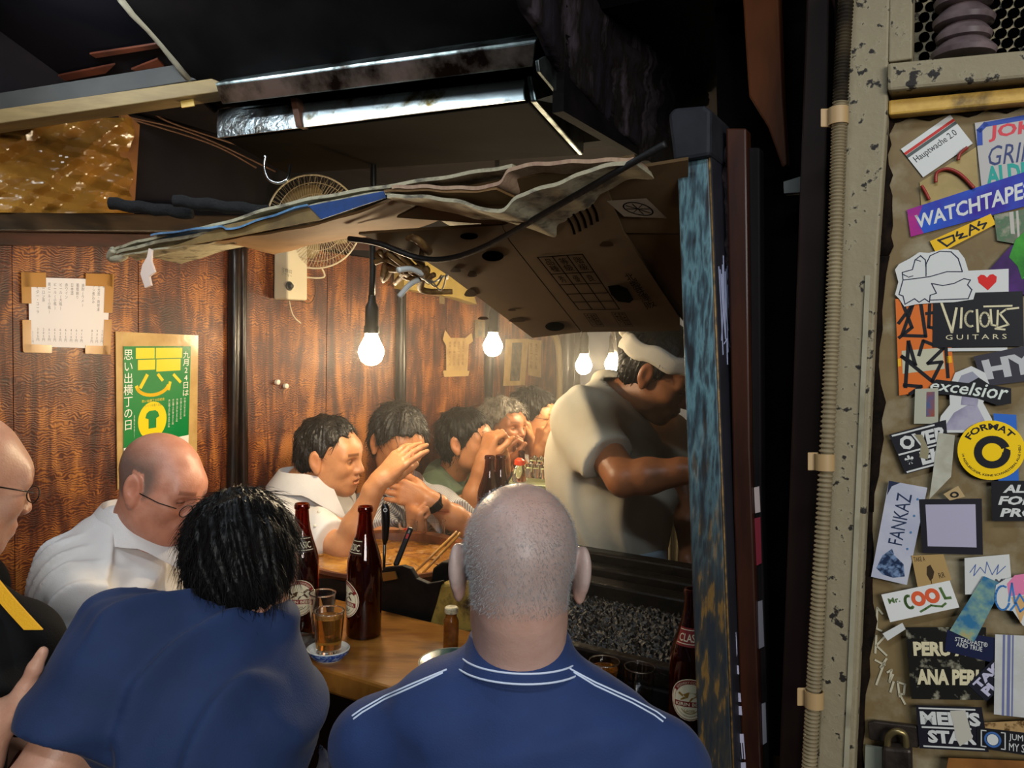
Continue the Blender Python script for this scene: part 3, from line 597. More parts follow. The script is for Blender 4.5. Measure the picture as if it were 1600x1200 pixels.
IRON = M('cast_iron', '#080706', .55, 0, c2='#14100d', scale=20, bump=.5, spec=.25)
st = empty('stew_stove', RW(.42, .62, 0), 'black iron stove with a wide pot of simmering orange stew', 'stove')
mb().rbox(.238, .634, .43, .86, 0, .885).build('body', IRON, st, bevel=.01)
PC = RW(.442, .62, 0); PR = .215
pot = mb().lathe([(PR*.9, .886), (PR, .90), (PR+.004, .945), (PR+.012, .955), (PR+.008, .962), (PR-.012, .958), (PR-.018, .93), (PR-.03, .895), (.02, .892)], 48, PC).build('pot', M('copper_rim', '#8a5028', .45, .3, c2='#4a2410', scale=12, bump=.4), st, smooth=40)
rows = []
for i in range(24):
    rr = (PR-.016)*i/23; rows.append([PC+V((rr*math.cos(a), rr*math.sin(a), .938+.0035*math.sin(rr*60+a*3)*math.sin(a*5+rr*40)+.002*math.sin(a*11+rr*90))) for a in np.linspace(0, 6.2831853, 61)])
mb().sheet(rows).build('stew', M('orange_stew', '#9a6a26', .25, c2='#c08a3a', c3='#8a561c', scale=9, bump=.15, coat=.4), pot, smooth=True)
for k in range(14):
    a, rr = random.uniform(0, 6.28), PR*.85*math.sqrt(random.random()); s = random.uniform(.008, .018)
    mb().ball(PC+V((rr*math.cos(a), rr*math.sin(a), .938)), s, 8, 5, (1, random.uniform(.6, 1), .22)).build('stew_chunk', M('stew_meat', '#85561f', .4, c2='#a87432', scale=40, coat=.4), pot, smooth=True)
# dark crescent shelf around the pot, iron guard with ladle slots
gd = empty('iron_guard', RW(.22, .72, CT), 'black iron plate with a round shoulder standing before the stew pot', 'guard')
pts = [(448, 982), (452, 930), (478, 906), (520, 903), (555, 918), (576, 940), (590, 900), (600, 887), (628, 884), (640, 888), (650, 904), (668, 912), (690, 908), (682, 940), (668, 984)]
mb().slab([ht(x, y, .222) for x, y in pts], DU*.014).build('plate', IRON, gd, bevel=.002)
mb().slab([ht(x, y, .218) for x, y in ((598, 895), (618, 892), (622, 904), (600, 908))], -DU*.003).build('hook_slot', M('worn_brass', '#8a6a34', .4, .7), gd)
# charcoal grill
gr_ = empty('charcoal_grill', RW(.45, 1.4, 0), 'long sooty charcoal grill with black rails and firebrick end', 'grill')
mb().rbox(.235, .70, .93, 1.9, 0, .875).build('body', IRON, gr_, bevel=.006)
for t0, t1, z0, z1 in ((.655, .70, .875, .985), (.60, .645, .875, .965), (.53, .585, .875, .95), (.235, .262, .875, .918)):
    mb().rbox(t0, t1, .93, 1.9, z0, z1).build('rail', M('tarred_rail', '#0a0908', .32, c2='#1b140e', scale=18, bump=.7, bscale=50), gr_, bevel=.006)
rows = []
for i in range(70):
    rows.append([RW(.262+.27*i/69, .94+.95*j/199, .885+.02*abs(math.sin(i*1.9+j*2.3+math.sin(j*.7+i)*2))*.5+.008*random.random()+.02*(i/69)) for j in range(200)])
mb().sheet(rows).build('charcoal', M('crusty_char', '#020202', .38, c2='#060505', scale=60, bump=.8, bscale=160), gr_, kind='stuff')
brick = [ht(x, y, .225) for x, y in ((648, 984), (682, 914), (742, 906), (760, 992))]
mb().slab(brick, DU*.12).build('firebrick', M('scorched_brick', '#7d6424', .7, c2='#2e2210', c3='#9a8038', scale=16, lo=.3, hi=.62, bump=.6), gr_, bevel=.006)
mb().slab([ht(x, y, .27) for x, y in ((672, 912), (676, 888), (690, 878), (760, 880), (760, 915))], DU*.1).build('end_block', IRON, gr_, bevel=.004)
mb().slab([ht(x, y, .223) for x, y in ((570, 980), (760, 1003), (760, 1010), (570, 987))], -DU*.008).build('edge_strip', M('black_edge', '#0d0c0b', .3, .5), gr_)
# round black pan on the ledge
o = mb().lathe([(.10, 0), (.125, .004), (.14, .018), (.143, .02), (.138, .021), (.122, .009), (.01, .007)], 40, RW(.16, 1.43, .83)).build('black_pan', M('glossy_black', '#0d0b09', .12, c2='#1a130c', scale=10), smooth=40)
tag(o, 'shallow glossy black pan on the ledge behind the beer glasses', 'pan')

# ------------------------------------------------------------------ bottles
BROWN = M('brown_glass', '#8a2c06', .05, trans=.96, ior=1.5)
BEERD = M('dark_beer', '#1a0702', .2)
CREAM = M('label_cream', '#d8cfae', .5); MAROON = M('label_maroon', '#7c1c1c', .5); GOLD = M('label_gold', '#a07a34', .4, .3)
def cyl(R, s, z, off=0): a = s/R-math.pi/2; return V(((R+off)*math.cos(a), (R+off)*math.sin(a), z))
def cyl_disc(m, R, cx, cz, rx, rz, off, n=28, k=6):
    vs = [cyl(R, cx, cz, off)]; fs = []
    for i in range(1, k+1): vs += [cyl(R, cx+rx*i/k*math.cos(6.28318*j/n), cz+rz*i/k*math.sin(6.28318*j/n), off) for j in range(n)]
    fs = [(0, 1+j, 1+(j+1) % n) for j in range(n)]+[(1+(i-1)*n+j, 1+i*n+j, 1+i*n+(j+1) % n, 1+(i-1)*n+(j+1) % n) for i in range(1, k) for j in range(n)]
    m.add(vs, fs)
def cyl_ring(m, R, cx, cz, rx, rz, w, off, n=36, a0=0, a1=6.28318):
    vs = []
    for j in range(n+1):
        a = a0+(a1-a0)*j/n; vs += [cyl(R, cx+rx*math.cos(a), cz+rz*math.sin(a), off), cyl(R, cx+(rx-w)*math.cos(a), cz+(rz-w)*math.sin(a), off)]
    m.add(vs, [(2*j, 2*j+2, 2*j+3, 2*j+1) for j in range(n)])
def cyl_rect(m, R, s0, z0, s1, z1, off, n=16, bow=0): m.sheet([[cyl(R, s0+(s1-s0)*i/n, z+bow*(1-(2*i/n-1)**2), off) for i in range(n+1)] for z in (z0, z1)])
def cyl_text(m, R, body, s0, z0, s1, z1, off, bow=0, **k):
    vv, ff = text2d(body, **k); m.add([cyl(R, s0+(s1-s0)*x, z0+(z1-z0)*y+bow*(1-(2*x-1)**2), off) for x, y in vv], ff)
def make_bottle(H=.258, R=.0345, red_neck=False):
    r = empty('beer_bottle'); q = H/.258
    prof = [(R*.6, 0), (R*.95, .002), (R, .008), (R, .138*q), (R*.97, .150*q), (R*.85, .166*q), (R*.66, .186*q), (R*.5, .206*q), (R*.42, .226*q), (R*.385, .243*q), (R*.38, .246*q), (R*.44, .248*q), (R*.44, .254*q), (R*.40, .258*q)]
    inn = [(a-.0028, max(h, .006)) for a, h in prof[::-1]]
    mb().lathe(prof+inn, 40).build('glass', BROWN, r, smooth=40, keep=True)
    mb().lathe([(.002, .0062)]+[(a-.0032, h) for a, h in prof[1:6] if h > .007]+[(R*.6, .185*q), (.002, .1851*q)], 28).build('beer', BEERD, r, smooth=40, keep=True)
    lb = None
    m = mb(); cz = .078*q; cyl_disc(m, R, 0, cz, .034*q, .036*q, .0004); lb = m.build('label', CREAM, r, smooth=True, keep=True)
    m = mb(); cyl_ring(m, R, 0, cz, .0325*q, .0345*q, .0012, .0007); cyl_ring(m, R, 0, cz, .027*q, .029*q, .0006, .0007); cyl_rect(m, R, -.027*q, cz-.0135*q, .027*q, cz-.0045*q, .0007, bow=.0015)
    cyl_ring(m, R, 0, cz, .0318*q, .0338*q, .0065*q, .0007, a0=.45, a1=2.69)
    m.build('red_band', MAROON, lb, keep=True)
    m = mb(); cyl_text(m, R, 'KIRIN BEER', -.024*q, cz-.0118*q, .024*q, cz-.0062*q, .001, bow=.0015, bold=.02); vv, ff = text2d('BREWERY COMPANY')
    for word, a0, a1 in (('BREWERY COMPANY', 2.5, .64),):
        m.add([cyl(R, (.0262+.0042*y)*q*math.cos(a0+(a1-a0)*x), cz+(.0282+.0042*y)*q*math.sin(a0+(a1-a0)*x), .001) for x, y in vv], ff)
    m.build('name_lettering', CREAM, lb, keep=True)
    # running beast emblem: body, neck, legs, tail
    m = mb(); E = lambda pts: m.add([cyl(R, x*q, cz+z*q, .0009) for x, z in pts], [tuple(range(len(pts)))])
    E([(-.012, .008), (-.004, .013), (.006, .012), (.012, .008), (.008, .004), (-.006, .003)]); E([(-.012, .008), (-.018, .012), (-.021, .009), (-.017, .007), (-.012, .004)])
    E([(-.01, .005), (-.017, -.001), (-.015, -.002), (-.006, .003)]); E([(.002, .004), (-.002, -.002), (0, -.003), (.006, .004)]); E([(.008, .006), (.016, -.001), (.018, .001), (.012, .008)])
    E([(.011, .009), (.018, .014), (.024, .010), (.021, .016), (.015, .017), (.008, .012)])
    cyl_text(m, R, 'LAGER', -.009*q, cz-.021*q, .009*q, cz-.0165*q, .0009); cyl_ring(m, R, 0, cz, .02*q, .024*q, .0012, .0009, a0=3.9, a1=5.5)
    m.build('emblem', GOLD if red_neck else M('label_brown', '#4a3218', .5), lb, keep=True)
    def nr(z): 
        for (a, h), (b, g) in zip(prof, prof[1:]):
            if h <= z <= g: return a+(b-a)*(z-h)/(g-h+1e-9)
        return R*.4
    m = mb(); z0, z1 = .166*q, .196*q
    m.sheet([[V(((nr(z)+.0005)*math.cos(a), (nr(z)+.0005)*math.sin(a), z)) for a in np.linspace(-2.6, -.5, 15)] for z in np.linspace(z0, z1, 6)])
    nk = m.build('neck_label', MAROON if red_neck else M('neck_clear', '#2a0f06', .3), r, smooth=True, keep=True)
    vv, ff = text2d('CLASSIC', bold=.01); m = mb()
    m.add([V(((nr(z0+.008*q+(z1-z0)*.42*y)+.0009)*math.cos(-2.45+1.75*x), (nr(z0+.008*q+(z1-z0)*.42*y)+.0009)*math.sin(-2.45+1.75*x), z0+.008*q+(z1-z0)*.42*y)) for x, y in vv], ff)
    for z in (z0+.004*q, z1-.004*q): m.sheet([[V(((nr(zz)+.0009)*math.cos(a), (nr(zz)+.0009)*math.sin(a), zz)) for a in np.linspace(-2.55, -.55, 12)] for zz in (z, z+.0012)])
    m.build('neck_lettering', CREAM, nk, keep=True)
    return r
def face_cam(o, p, extra=0):
    o.location = p; d = CAM-p; o.rotation_euler.z = math.atan2(d.y, d.x)+math.pi/2+math.radians(extra)
G_B = 'brown beer bottles'
b1 = make_bottle(); face_cam(b1, hz(470, 986, CT), -8); tag(b1, 'brown beer bottle with oval label facing out beside black hair', 'bottle', G_B)
b2 = copy_tree(b1); face_cam(b2, hz(568, 992, CT), -72); tag(b2, 'brown beer bottle turned side-on in the middle of the counter', 'bottle', G_B)
b3 = make_bottle(H=.256, red_neck=True); face_cam(b3, hz(1074, 1149, .83), 4); tag(b3, 'brown beer bottle with red neck label behind the blue post', 'bottle', G_B)
for px, py, lab in ((762, 850, 'farther beer bottle neck by the green-shirted man, left of two'), (779, 848, 'farther beer bottle neck by the green-shirted man, right of two'), (813, 795, 'small dark bottle standing before the man with glasses at the far end')):
    o = copy_tree(b1); face_cam(o, hz(px, py, CT), 180); tag(o, lab, 'bottle', G_B)
    if px == 813: o.scale = (.8, .8, .8)
sh = empty('spice_bottle', hz(704, 1017, CT), 'amber spice bottle with a cork-white cap on the counter', 'bottle')
p = sh.location; mb().lathe([(.012, 0), (.0145, .002), (.0145, .058), (.012, .064), (.0105, .066), (.0105, .074), (.0125, .075)], 20, p).build('body', M('spice_amber', '#8a4d14', .2, c2='#5e2f0a', scale=60, coat=.5), sh, smooth=40)
mb().lathe([(.0128, .074), (.013, .076), (.013, .083), (.011, .085)], 20, p).build('cap', M('cork_white', '#cbbf9c', .6, c2='#5b4a30', scale=120, lo=.5, hi=.75), sh, smooth=40)

# ------------------------------------------------------------------ glasses and dishes
GLS = M('clear_glass', '#ffffff', .01, trans=1, ior=1.45)
def glass(p, h, rt, rb, label, liquid=None, level=.0, col=None, ribs=False, grp='drinking glasses', rim=None):
    r = empty('drinking_glass', p, label, 'glass', grp); n = 28
    prof = [(rb*.9, 0), (rb, .002), (rt, h), (rt-.0018, h), (rb-.0022, .009), (.001, .008)]
    mb().lathe(prof, n, p).build('glass', GLS, r, smooth=40)
    if rim: mb().tube([p+V(((rt-.0009)*math.cos(a), (rt-.0009)*math.sin(a), h)) for a in np.linspace(0, 6.2832, 33)[:-1]], .0014, 6, True).build('rim', GLS, r, smooth=True)
    if level:
        ri = lambda z: rb-.0026+(rt-rb)*(z/h)
        mb().lathe([(.001, .0095), (ri(.0095), .0095), (ri(level*h), level*h), (.001, level*h)], n, p).build('drink', col, r, smooth=40)
    return r
BEER = M('amber_beer', '#d98a1c', .05, trans=.92, ior=1.33); TEA = M('pale_tea', '#d9a24a', .05, trans=.92, ior=1.33); CLR = M('water', '#f4efe2', .02, trans=1, ior=1.33)
glass(hz(503, 1001, CT), .094, .026, .019, 'tall beer glass with a last amber sip before the labelled bottle', level=.2, col=BEER, rim=1)
sp = hz(513, 1028, CT); sc_ = empty('saucer', sp, 'blue patterned china saucer under the tea glass', 'saucer')
mb().lathe([(.026, 0), (.028, .002), (.037, .012), (.039, .019), (.0375, .0198), (.033, .013), (.01, .011), (.001, .011)], 36, sp).build('dish', M('glazed_white', '#c9cbc4', .2, coat=.3), sc_, smooth=40)
mb().lathe([(.0275, .0015), (.0376, .0122), (.0396, .0185)], 36, sp, caps=False).build('blue_glaze', M('blue_glaze', '#1c3f86', .2, c2='#7d93b8', scale=140, lo=.45, hi=.6), sc_, smooth=40)
glass(sp+V((0, 0, .0112)), .077, .0285, .0225, 'stout glass of pale tea standing in the blue saucer', level=.86, col=TEA, rim=1)
glass(hz(262, 1010, CT), .085, .024, .019, 'empty glass in front of the bald man in white shirt', rim=1)
glass(hz(942, 1108, .83), .09, .0285, .023, 'glass of amber beer on the dark ledge', level=.86, col=BEER, rim=1)
glass(hz(997, 1118, .83), .09, .028, .023, 'empty glass on the dark ledge beside the amber beer', level=.12, col=BEER, rim=1)
glass(hz(637, 856, CT), .075, .027, .023, 'glass with red garnish before the striped-shirt man', level=.3, col=CLR)
o = mb().ball(hz(637, 856, CT)+V((0, 0, .05)), .014, 12, 8, (1, .8, .5)).build('pickle', M('red_pickle', '#b8281c', .3), smooth=True, label='red pickled garnish inside the glass near the pot', cat='garnish')
glass(hz(679, 860, CT), .085, .03, .025, 'empty tumbler beside the upright chopsticks', level=.1, col=CLR)
tg = glass(hz(702, 838, CT), .06, .018, .016, 'small glass holding toothpicks beyond the tumbler')
p = tg.location
for k in range(9):
    a = random.uniform(0, 6.28); e = V((.014*math.cos(a), .014*math.sin(a), 0)); mb().bar(p+V((e.x*.3, e.y*.3, .01)), p+e*1.6+V((-.01, 0, random.uniform(.075, .1))), .0016, .0016).build('toothpick', M('toothpick_wood', '#b08a4c', .6), label='bamboo toothpick standing in the small glass', cat='toothpick', group='toothpicks in the small glass')
# saucer with chopsticks by the navy shirt, teal plate with meat
p = hz(455, 1012, CT); o = mb().lathe([(.03, 0), (.04, .004), (.05, .010), (.051, .0115), (.048, .0115), (.035, .006), (.001, .005)], 32, p).build('dark_saucer', M('dark_glaze', '#3a3632', .2, c2='#55504a', scale=30), smooth=40); tag(o, 'small dark saucer on the counter beside the navy shirt', 'saucer')
mb().bar(p+V((-.05, .01, .014)), p+V((.06, .035, .016)), .004, .004).build('chopstick', M('dark_chopstick', '#3a2412', .4), label='dark chopstick lying across the small saucer', cat='chopstick')
p = hz(712, 1046, CT); tp = empty('teal_plate', p, 'round teal plate with a pale rim behind the bald head', 'plate')
mb().lathe([(.04, 0), (.05, .003), (.066, .012), (.067, .0135), (.064, .0137), (.048, .006), (.001, .005)], 40, p).build('dish', M('teal_glaze', '#4f6f66', .25, c2='#3f5c55', scale=20, coat=.3), tp, smooth=40)
mb().tube([p+V((.0662*math.cos(a), .0662*math.sin(a), .0135)) for a in np.linspace(0, 6.2832, 41)[:-1]], .0012, 6, True).build('rim', M('pale_rim', '#a8a08a', .3), tp, smooth=True)
for k in range(5): mb().ball(p+V((-.008+.014*random.random(), -.012+.03*random.random(), .012)), .009, 8, 6, (1.2, .8, .6)).build('meat_piece', M('grilled_meat', '#6b3320', .4, c2='#3a170e', scale=60, bump=.5), smooth=True, label='grilled brown meat morsel on the teal plate', cat='meat', group='meat on the teal plate')
mb().box(hz(428, 972, CT)+V((0, 0, .002)), .06, .09, .003, ax=DV).build('folded_paper', M('yellow_slip', '#b8802c', .6), label='folded yellow slip on the counter next to black hair', cat='paper')

# ladles, chopsticks over the pot
BLKP = M('black_handle', '#0c0c0d', .3)
ld = empty('ladle', W(602, 880, 1.76), 'upright ladle with a looped black plastic handle in the pot', 'ladle')
mb().tube([W(602, 786, 1.76), W(602, 792, 1.76), W(603, 812, 1.76), W(602, 842, 1.765), W(601, 850, 1.765)], [.006, .0095, .0098, .0075, .0045], 10).build('handle', BLKP, ld, smooth=True)
mb().tube([W(601, 848, 1.765), W(600, 880, 1.77), W(600, 905, 1.78)], .0038, 8).build('shaft', M('steel_shaft', '#5a5650', .3, 1), ld, smooth=True)
o = mb(); c_ = W(602, 797, 1.748); o.lathe([(.003, 0), (.0045, 0), (.0045, .001), (.003, .001)], 16, c_, az=(CAM-c_).normalized(), caps=False).build('hang_hole', M('hole_rim', '#8d8a84', .3), ld)
tn = empty('spatula', W(628, 880, 1.78), 'leaning spatula with a slotted black handle and red inset', 'spatula')
a, b = W(642, 824, 1.78), W(618, 884, 1.76)
mb().bar(a, b, .013, .008, side=RT).build('handle', BLKP, tn, bevel=.003)
mb().bar(mixp(a, b, .16)-V((0, .0045, 0)), mixp(a, b, .28)-V((0, .0045, 0)), .005, .002, side=RT).build('inset', M('red_inset', '#a81c14', .4), tn)
mb().bar(mixp(a, b, .06)-V((0, .0045, 0)), mixp(a, b, .14)-V((0, .0045, 0)), .004, .002, side=RT).build('slot', M('slot_grey', '#77716a', .4), tn)
mb().bar(b, W(608, 915, 1.77), .008, .004, side=RT).build('shaft', M('steel_shaft'), tn)
for k, (a, b) in enumerate((((714, 831), (640, 902)), ((719, 833), (652, 905)))):
    mb().tube([W(*a, 1.95), mixp(W(*a, 1.95), W(*b, 1.86), .5), W(*b, 1.86)], [.0042, .0036, .0024], 8).build('cooking_chopstick', M('bamboo', '#b07c34', .45, c2='#8a5a20', scale=20), smooth=True,
        label=('long bamboo cooking chopstick over the pot, upper of two', 'long bamboo cooking chopstick over the pot, lower of two')[k], cat='chopstick')
# far end: red-capped shaker, tray with glass jars, white dish
p = hz(811, 752, 1.0705); rs = empty('soy_shaker', p, 'glass soy shaker with an orange-red cap', 'shaker'); hgt = .072
mb().lathe([(.02, 0), (.022, .003), (.02, hgt*.5), (.013, hgt*.72)], 20, p).build('body', GLS, rs, smooth=40)
mb().lathe([(.015, hgt*.7), (.017, hgt*.72), (.016, hgt*.9), (.007, hgt)], 20, p).build('cap', M('orange_cap', '#d8431f', .35), rs, smooth=40)
tr = empty('jar_tray', W(845, 745, 2.55), 'pale green metal tray of glass jars beside the cook', 'tray'); q = [W(x, y, z) for x, y, z in ((795, 732, 2.42), (872, 738, 2.36), (884, 722, 2.75), (812, 718, 2.8))]
q = [V((v_.x, v_.y, 1.07)) for v_ in q]; mb().slab(q, V((0, 0, -.045))).build('pan', M('tray_green', '#8f9266', .35, .3), tr, bevel=.003)
mb().slab([V((v_.x, v_.y, 1.02)) for v_ in q], V((0, 0, -.109))).build('cabinet', M('steel_cabinet', '#5a5648', .4, .6), tr)
ctr = sum(q, V())/4
for k in range(7):
    pj = mixp(mixp(q[0], q[1], .38+.14*(k % 4)), mixp(q[3], q[2], .38+.14*(k % 4)), .3+.4*(k//4)); pj = V((pj.x, pj.y, 1.0705))
    j = empty('glass_jar', pj, 'small glass jar with a steel lid in the green tray', 'jar', 'jars in the green tray')
    mb().lathe([(.016, 0), (.017, .002), (.017, .03), (.013, .034)], 14, pj).build('body', GLS, j, smooth=40)
    mb().lathe([(.014, .033), (.0155, .034), (.0155, .041), (.006, .043), (.005, .048)], 14, pj).build('lid', M('lid_steel', '#c9c6bb', .2, 1), j, smooth=40)
p = hz(735, 838, CT); o = mb().hexa([p+V(v_) for v_ in ((-.05, -.04, 0), (.05, -.04, 0), (.05, .04, 0), (-.05, .04, 0), (-.045, -.035, .035), (.045, -.035, .035), (.045, .035, .035), (-.045, .035, .035))]).build('white_dish', M('white_china', '#d6ccb0', .3), bevel=.006); tag(o, 'square white china dish behind the bald head', 'dish')
# ------------------------------------------------------------------ smooth bodies: blended volumes turned into one surface
from mathutils.bvhtree import BVHTree
def A3(v): return np.array((v[0], v[1], v[2]), dtype=np.float32)
class Vol:
    def __init__(s): s.ops = []
    def cone(s, a, b, ra, rb=None, k=.02, op='u'):
        rb = ra if rb is None else rb; a, b = A3(a), A3(b); R = max(ra, rb); d = b-a; L2 = max(float(d@d), 1e-12)
        def f(X, Y, Z):
            t = np.clip(((X-a[0])*d[0]+(Y-a[1])*d[1]+(Z-a[2])*d[2])/L2, 0, 1)
            return np.sqrt((X-a[0]-t*d[0])**2+(Y-a[1]-t*d[1])**2+(Z-a[2]-t*d[2])**2)-(ra+t*(rb-ra))
        s.ops.append((op, f, np.minimum(a, b)-R, np.maximum(a, b)+R, k)); return s
    def ell(s, c, r, axes=None, k=.02, op='u'):
        c = A3(c); r = [max(x, 1e-4) for x in r]; ax = [A3(v) for v in axes] if axes is not None else list(np.eye(3, dtype=np.float32)); R = np.sqrt(sum((np.abs(ax[i])*r[i])**2 for i in range(3)))
        def f(X, Y, Z):
            q = [((X-c[0])*a[0]+(Y-c[1])*a[1]+(Z-c[2])*a[2]) for a in ax]
            k0 = np.sqrt(sum((q[i]/r[i])**2 for i in range(3))); k1 = np.sqrt(sum((q[i]/r[i]**2)**2 for i in range(3)))+1e-6
            return k0*(k0-1)/k1
        s.ops.append((op, f, c-R, c+R, k)); return s
    def cut(s, p, n, k=.004):
        """drops everything on the side n points to"""
        p, n = A3(p), A3(V(n).normalized()); s.ops.append(('c', lambda X, Y, Z: (X-p[0])*n[0]+(Y-p[1])*n[1]+(Z-p[2])*n[2], None, None, k)); return s
    def chop(s, p, n, R, k=.003):
        """flat end: drops what lies beyond p along n, within R of p"""
        p, n = A3(p), A3(V(n).normalized())
        f = lambda X, Y, Z: np.maximum(-((X-p[0])*n[0]+(Y-p[1])*n[1]+(Z-p[2])*n[2]), np.sqrt((X-p[0])**2+(Y-p[1])**2+(Z-p[2])**2)-R)
        s.ops.append(('s', f, p-R, p+R, k)); return s
    def func(s, f): s.ops.append(('f', f, None, None, 0)); return s
    def ext(s, other, kinds=('u', 's')): s.ops += [o for o in other.ops if o[0] in kinds]; return s
    def mesh(s, h, name='body', pad=None):
        us = [o for o in s.ops if o[0] == 'u']; lo = np.min([o[2] for o in us], axis=0)-(pad or 3*h)-.02; hi = np.max([o[3] for o in us], axis=0)+(pad or 3*h)+.02
        n = np.ceil((hi-lo)/h).astype(int)+1; xs = [(lo[i]+h*np.arange(n[i])).astype(np.float32) for i in range(3)]
        D = np.full(n, .5, np.float32)
        for op, f, a, b, k in s.ops:
            if a is not None:
                pd = 2.5*k+3*h+.012; i0 = np.maximum(((a-pd-lo)/h).astype(int), 0); i1 = np.minimum(((b+pd-lo)/h).astype(int)+2, n)
                if np.any(i1 <= i0): continue
                sl = tuple(slice(i0[i], i1[i]) for i in range(3)); d = f(xs[0][sl[0]][:, None, None], xs[1][sl[1]][None, :, None], xs[2][sl[2]][None, None, :]); S = D[sl]
                if op == 'u':
                    w = np.clip(.5+.5*(S-d)/k, 0, 1); D[sl] = S*(1-w)+d*w-k*w*(1-w)
                else:
                    w = np.clip(.5-.5*(S+d)/k, 0, 1); D[sl] = S*(1-w)-d*w+k*w*(1-w)
            elif op == 'c':
                d = f(xs[0][:, None, None], xs[1][None, :, None], xs[2][None, None, :]); w = np.clip(.5-.5*(d-D)/k, 0, 1); D = (d*(1-w)+D*w+k*w*(1-w)).astype(np.float32)
            else:
                I = np.nonzero(np.abs(D) < .045)
                D[I] = f(xs[0][I[0]], xs[1][I[1]], xs[2][I[2]], D[I])
        return nets(D, lo, h, name)
def nets(D, lo, h, name):
    ins = D < 0; n = D.shape; c = np.zeros([x-1 for x in n], np.int8)
    for dx in (0, 1):
        for dy in (0, 1):
            for dz in (0, 1): c += ins[dx:n[0]-1+dx, dy:n[1]-1+dy, dz:n[2]-1+dz]
    act = (c > 0) & (c < 8); I = np.argwhere(act); idx = np.full(act.shape, -1, np.int32); idx[act] = np.arange(len(I))
    acc = np.zeros((len(I), 3)); cnt = np.zeros(len(I))
    for ax in range(3):
        o1, o2 = [q for q in range(3) if q != ax]
        for u in (0, 1):
            for w in (0, 1):
                a = I.copy(); a[:, o1] += u; a[:, o2] += w; b = a.copy(); b[:, ax] += 1
                da, db = D[a[:, 0], a[:, 1], a[:, 2]], D[b[:, 0], b[:, 1], b[:, 2]]; m = (da < 0) != (db < 0)
                t = np.where(m, da/np.where(m, da-db, 1), 0); p = a.astype(float); p[:, ax] += t; acc[m] += p[m]; cnt[m] += 1
    P = acc/cnt[:, None]*h+lo; quads = []
    for ax in range(3):
        o1, o2 = (ax+1) % 3, (ax+2) % 3; s0 = [slice(None)]*3; s1 = [slice(None)]*3; s0[ax] = slice(0, -1); s1[ax] = slice(1, None)
        ch = ins[tuple(s0)] != ins[tuple(s1)]; E = np.argwhere(ch); ok = (E[:, o1] > 0) & (E[:, o2] > 0) & (E[:, o1] < n[o1]-1) & (E[:, o2] < n[o2]-1); E = E[ok]
        def cell(d1, d2):
            q = E.copy(); q[:, o1] += d1; q[:, o2] += d2; return idx[q[:, 0], q[:, 1], q[:, 2]]
        Q = np.stack([cell(-1, -1), cell(0, -1), cell(0, 0), cell(-1, 0)], 1); fl = ~ins[E[:, 0], E[:, 1], E[:, 2]]; Q[fl] = Q[fl][:, ::-1]; quads.append(Q)
    Q = np.concatenate(quads); Q = Q[(Q >= 0).all(1)]
    me = bpy.data.meshes.new(name); me.vertices.add(len(P)); me.vertices.foreach_set('co', P.astype(np.float32).ravel()); me.loops.add(Q.size); me.loops.foreach_set('vertex_index', Q.ravel().astype(np.int32))
    me.polygons.add(len(Q)); me.polygons.foreach_set('loop_start', np.arange(0, Q.size, 4, dtype=np.int32)); me.update(calc_edges=True); me.validate(); return me
def co(me): a = np.empty(len(me.vertices)*3, np.float32); me.vertices.foreach_get('co', a); return a.reshape(-1, 3)
def relax(me, it=2, lam=.5):
    e = np.empty(len(me.edges)*2, np.int32); me.edges.foreach_get('vertices', e); e = e.reshape(-1, 2); P = co(me).astype(np.float64); cnt = np.bincount(e.ravel(), minlength=len(P))[:, None]+1e-9
    for k in range(it):
        for f in (lam, -lam*1.04):
            S = np.zeros_like(P); np.add.at(S, e[:, 0], P[e[:, 1]]); np.add.at(S, e[:, 1], P[e[:, 0]]); P += f*(S/cnt-P)
    me.vertices.foreach_set('co', P.astype(np.float32).ravel()); me.update()
def paint(me, rgb, name='tint'):
    a = me.color_attributes.new(name, 'FLOAT_COLOR', 'POINT'); a.data.foreach_set('color', np.concatenate([rgb, np.ones((len(rgb), 1))], 1).astype(np.float32).ravel())

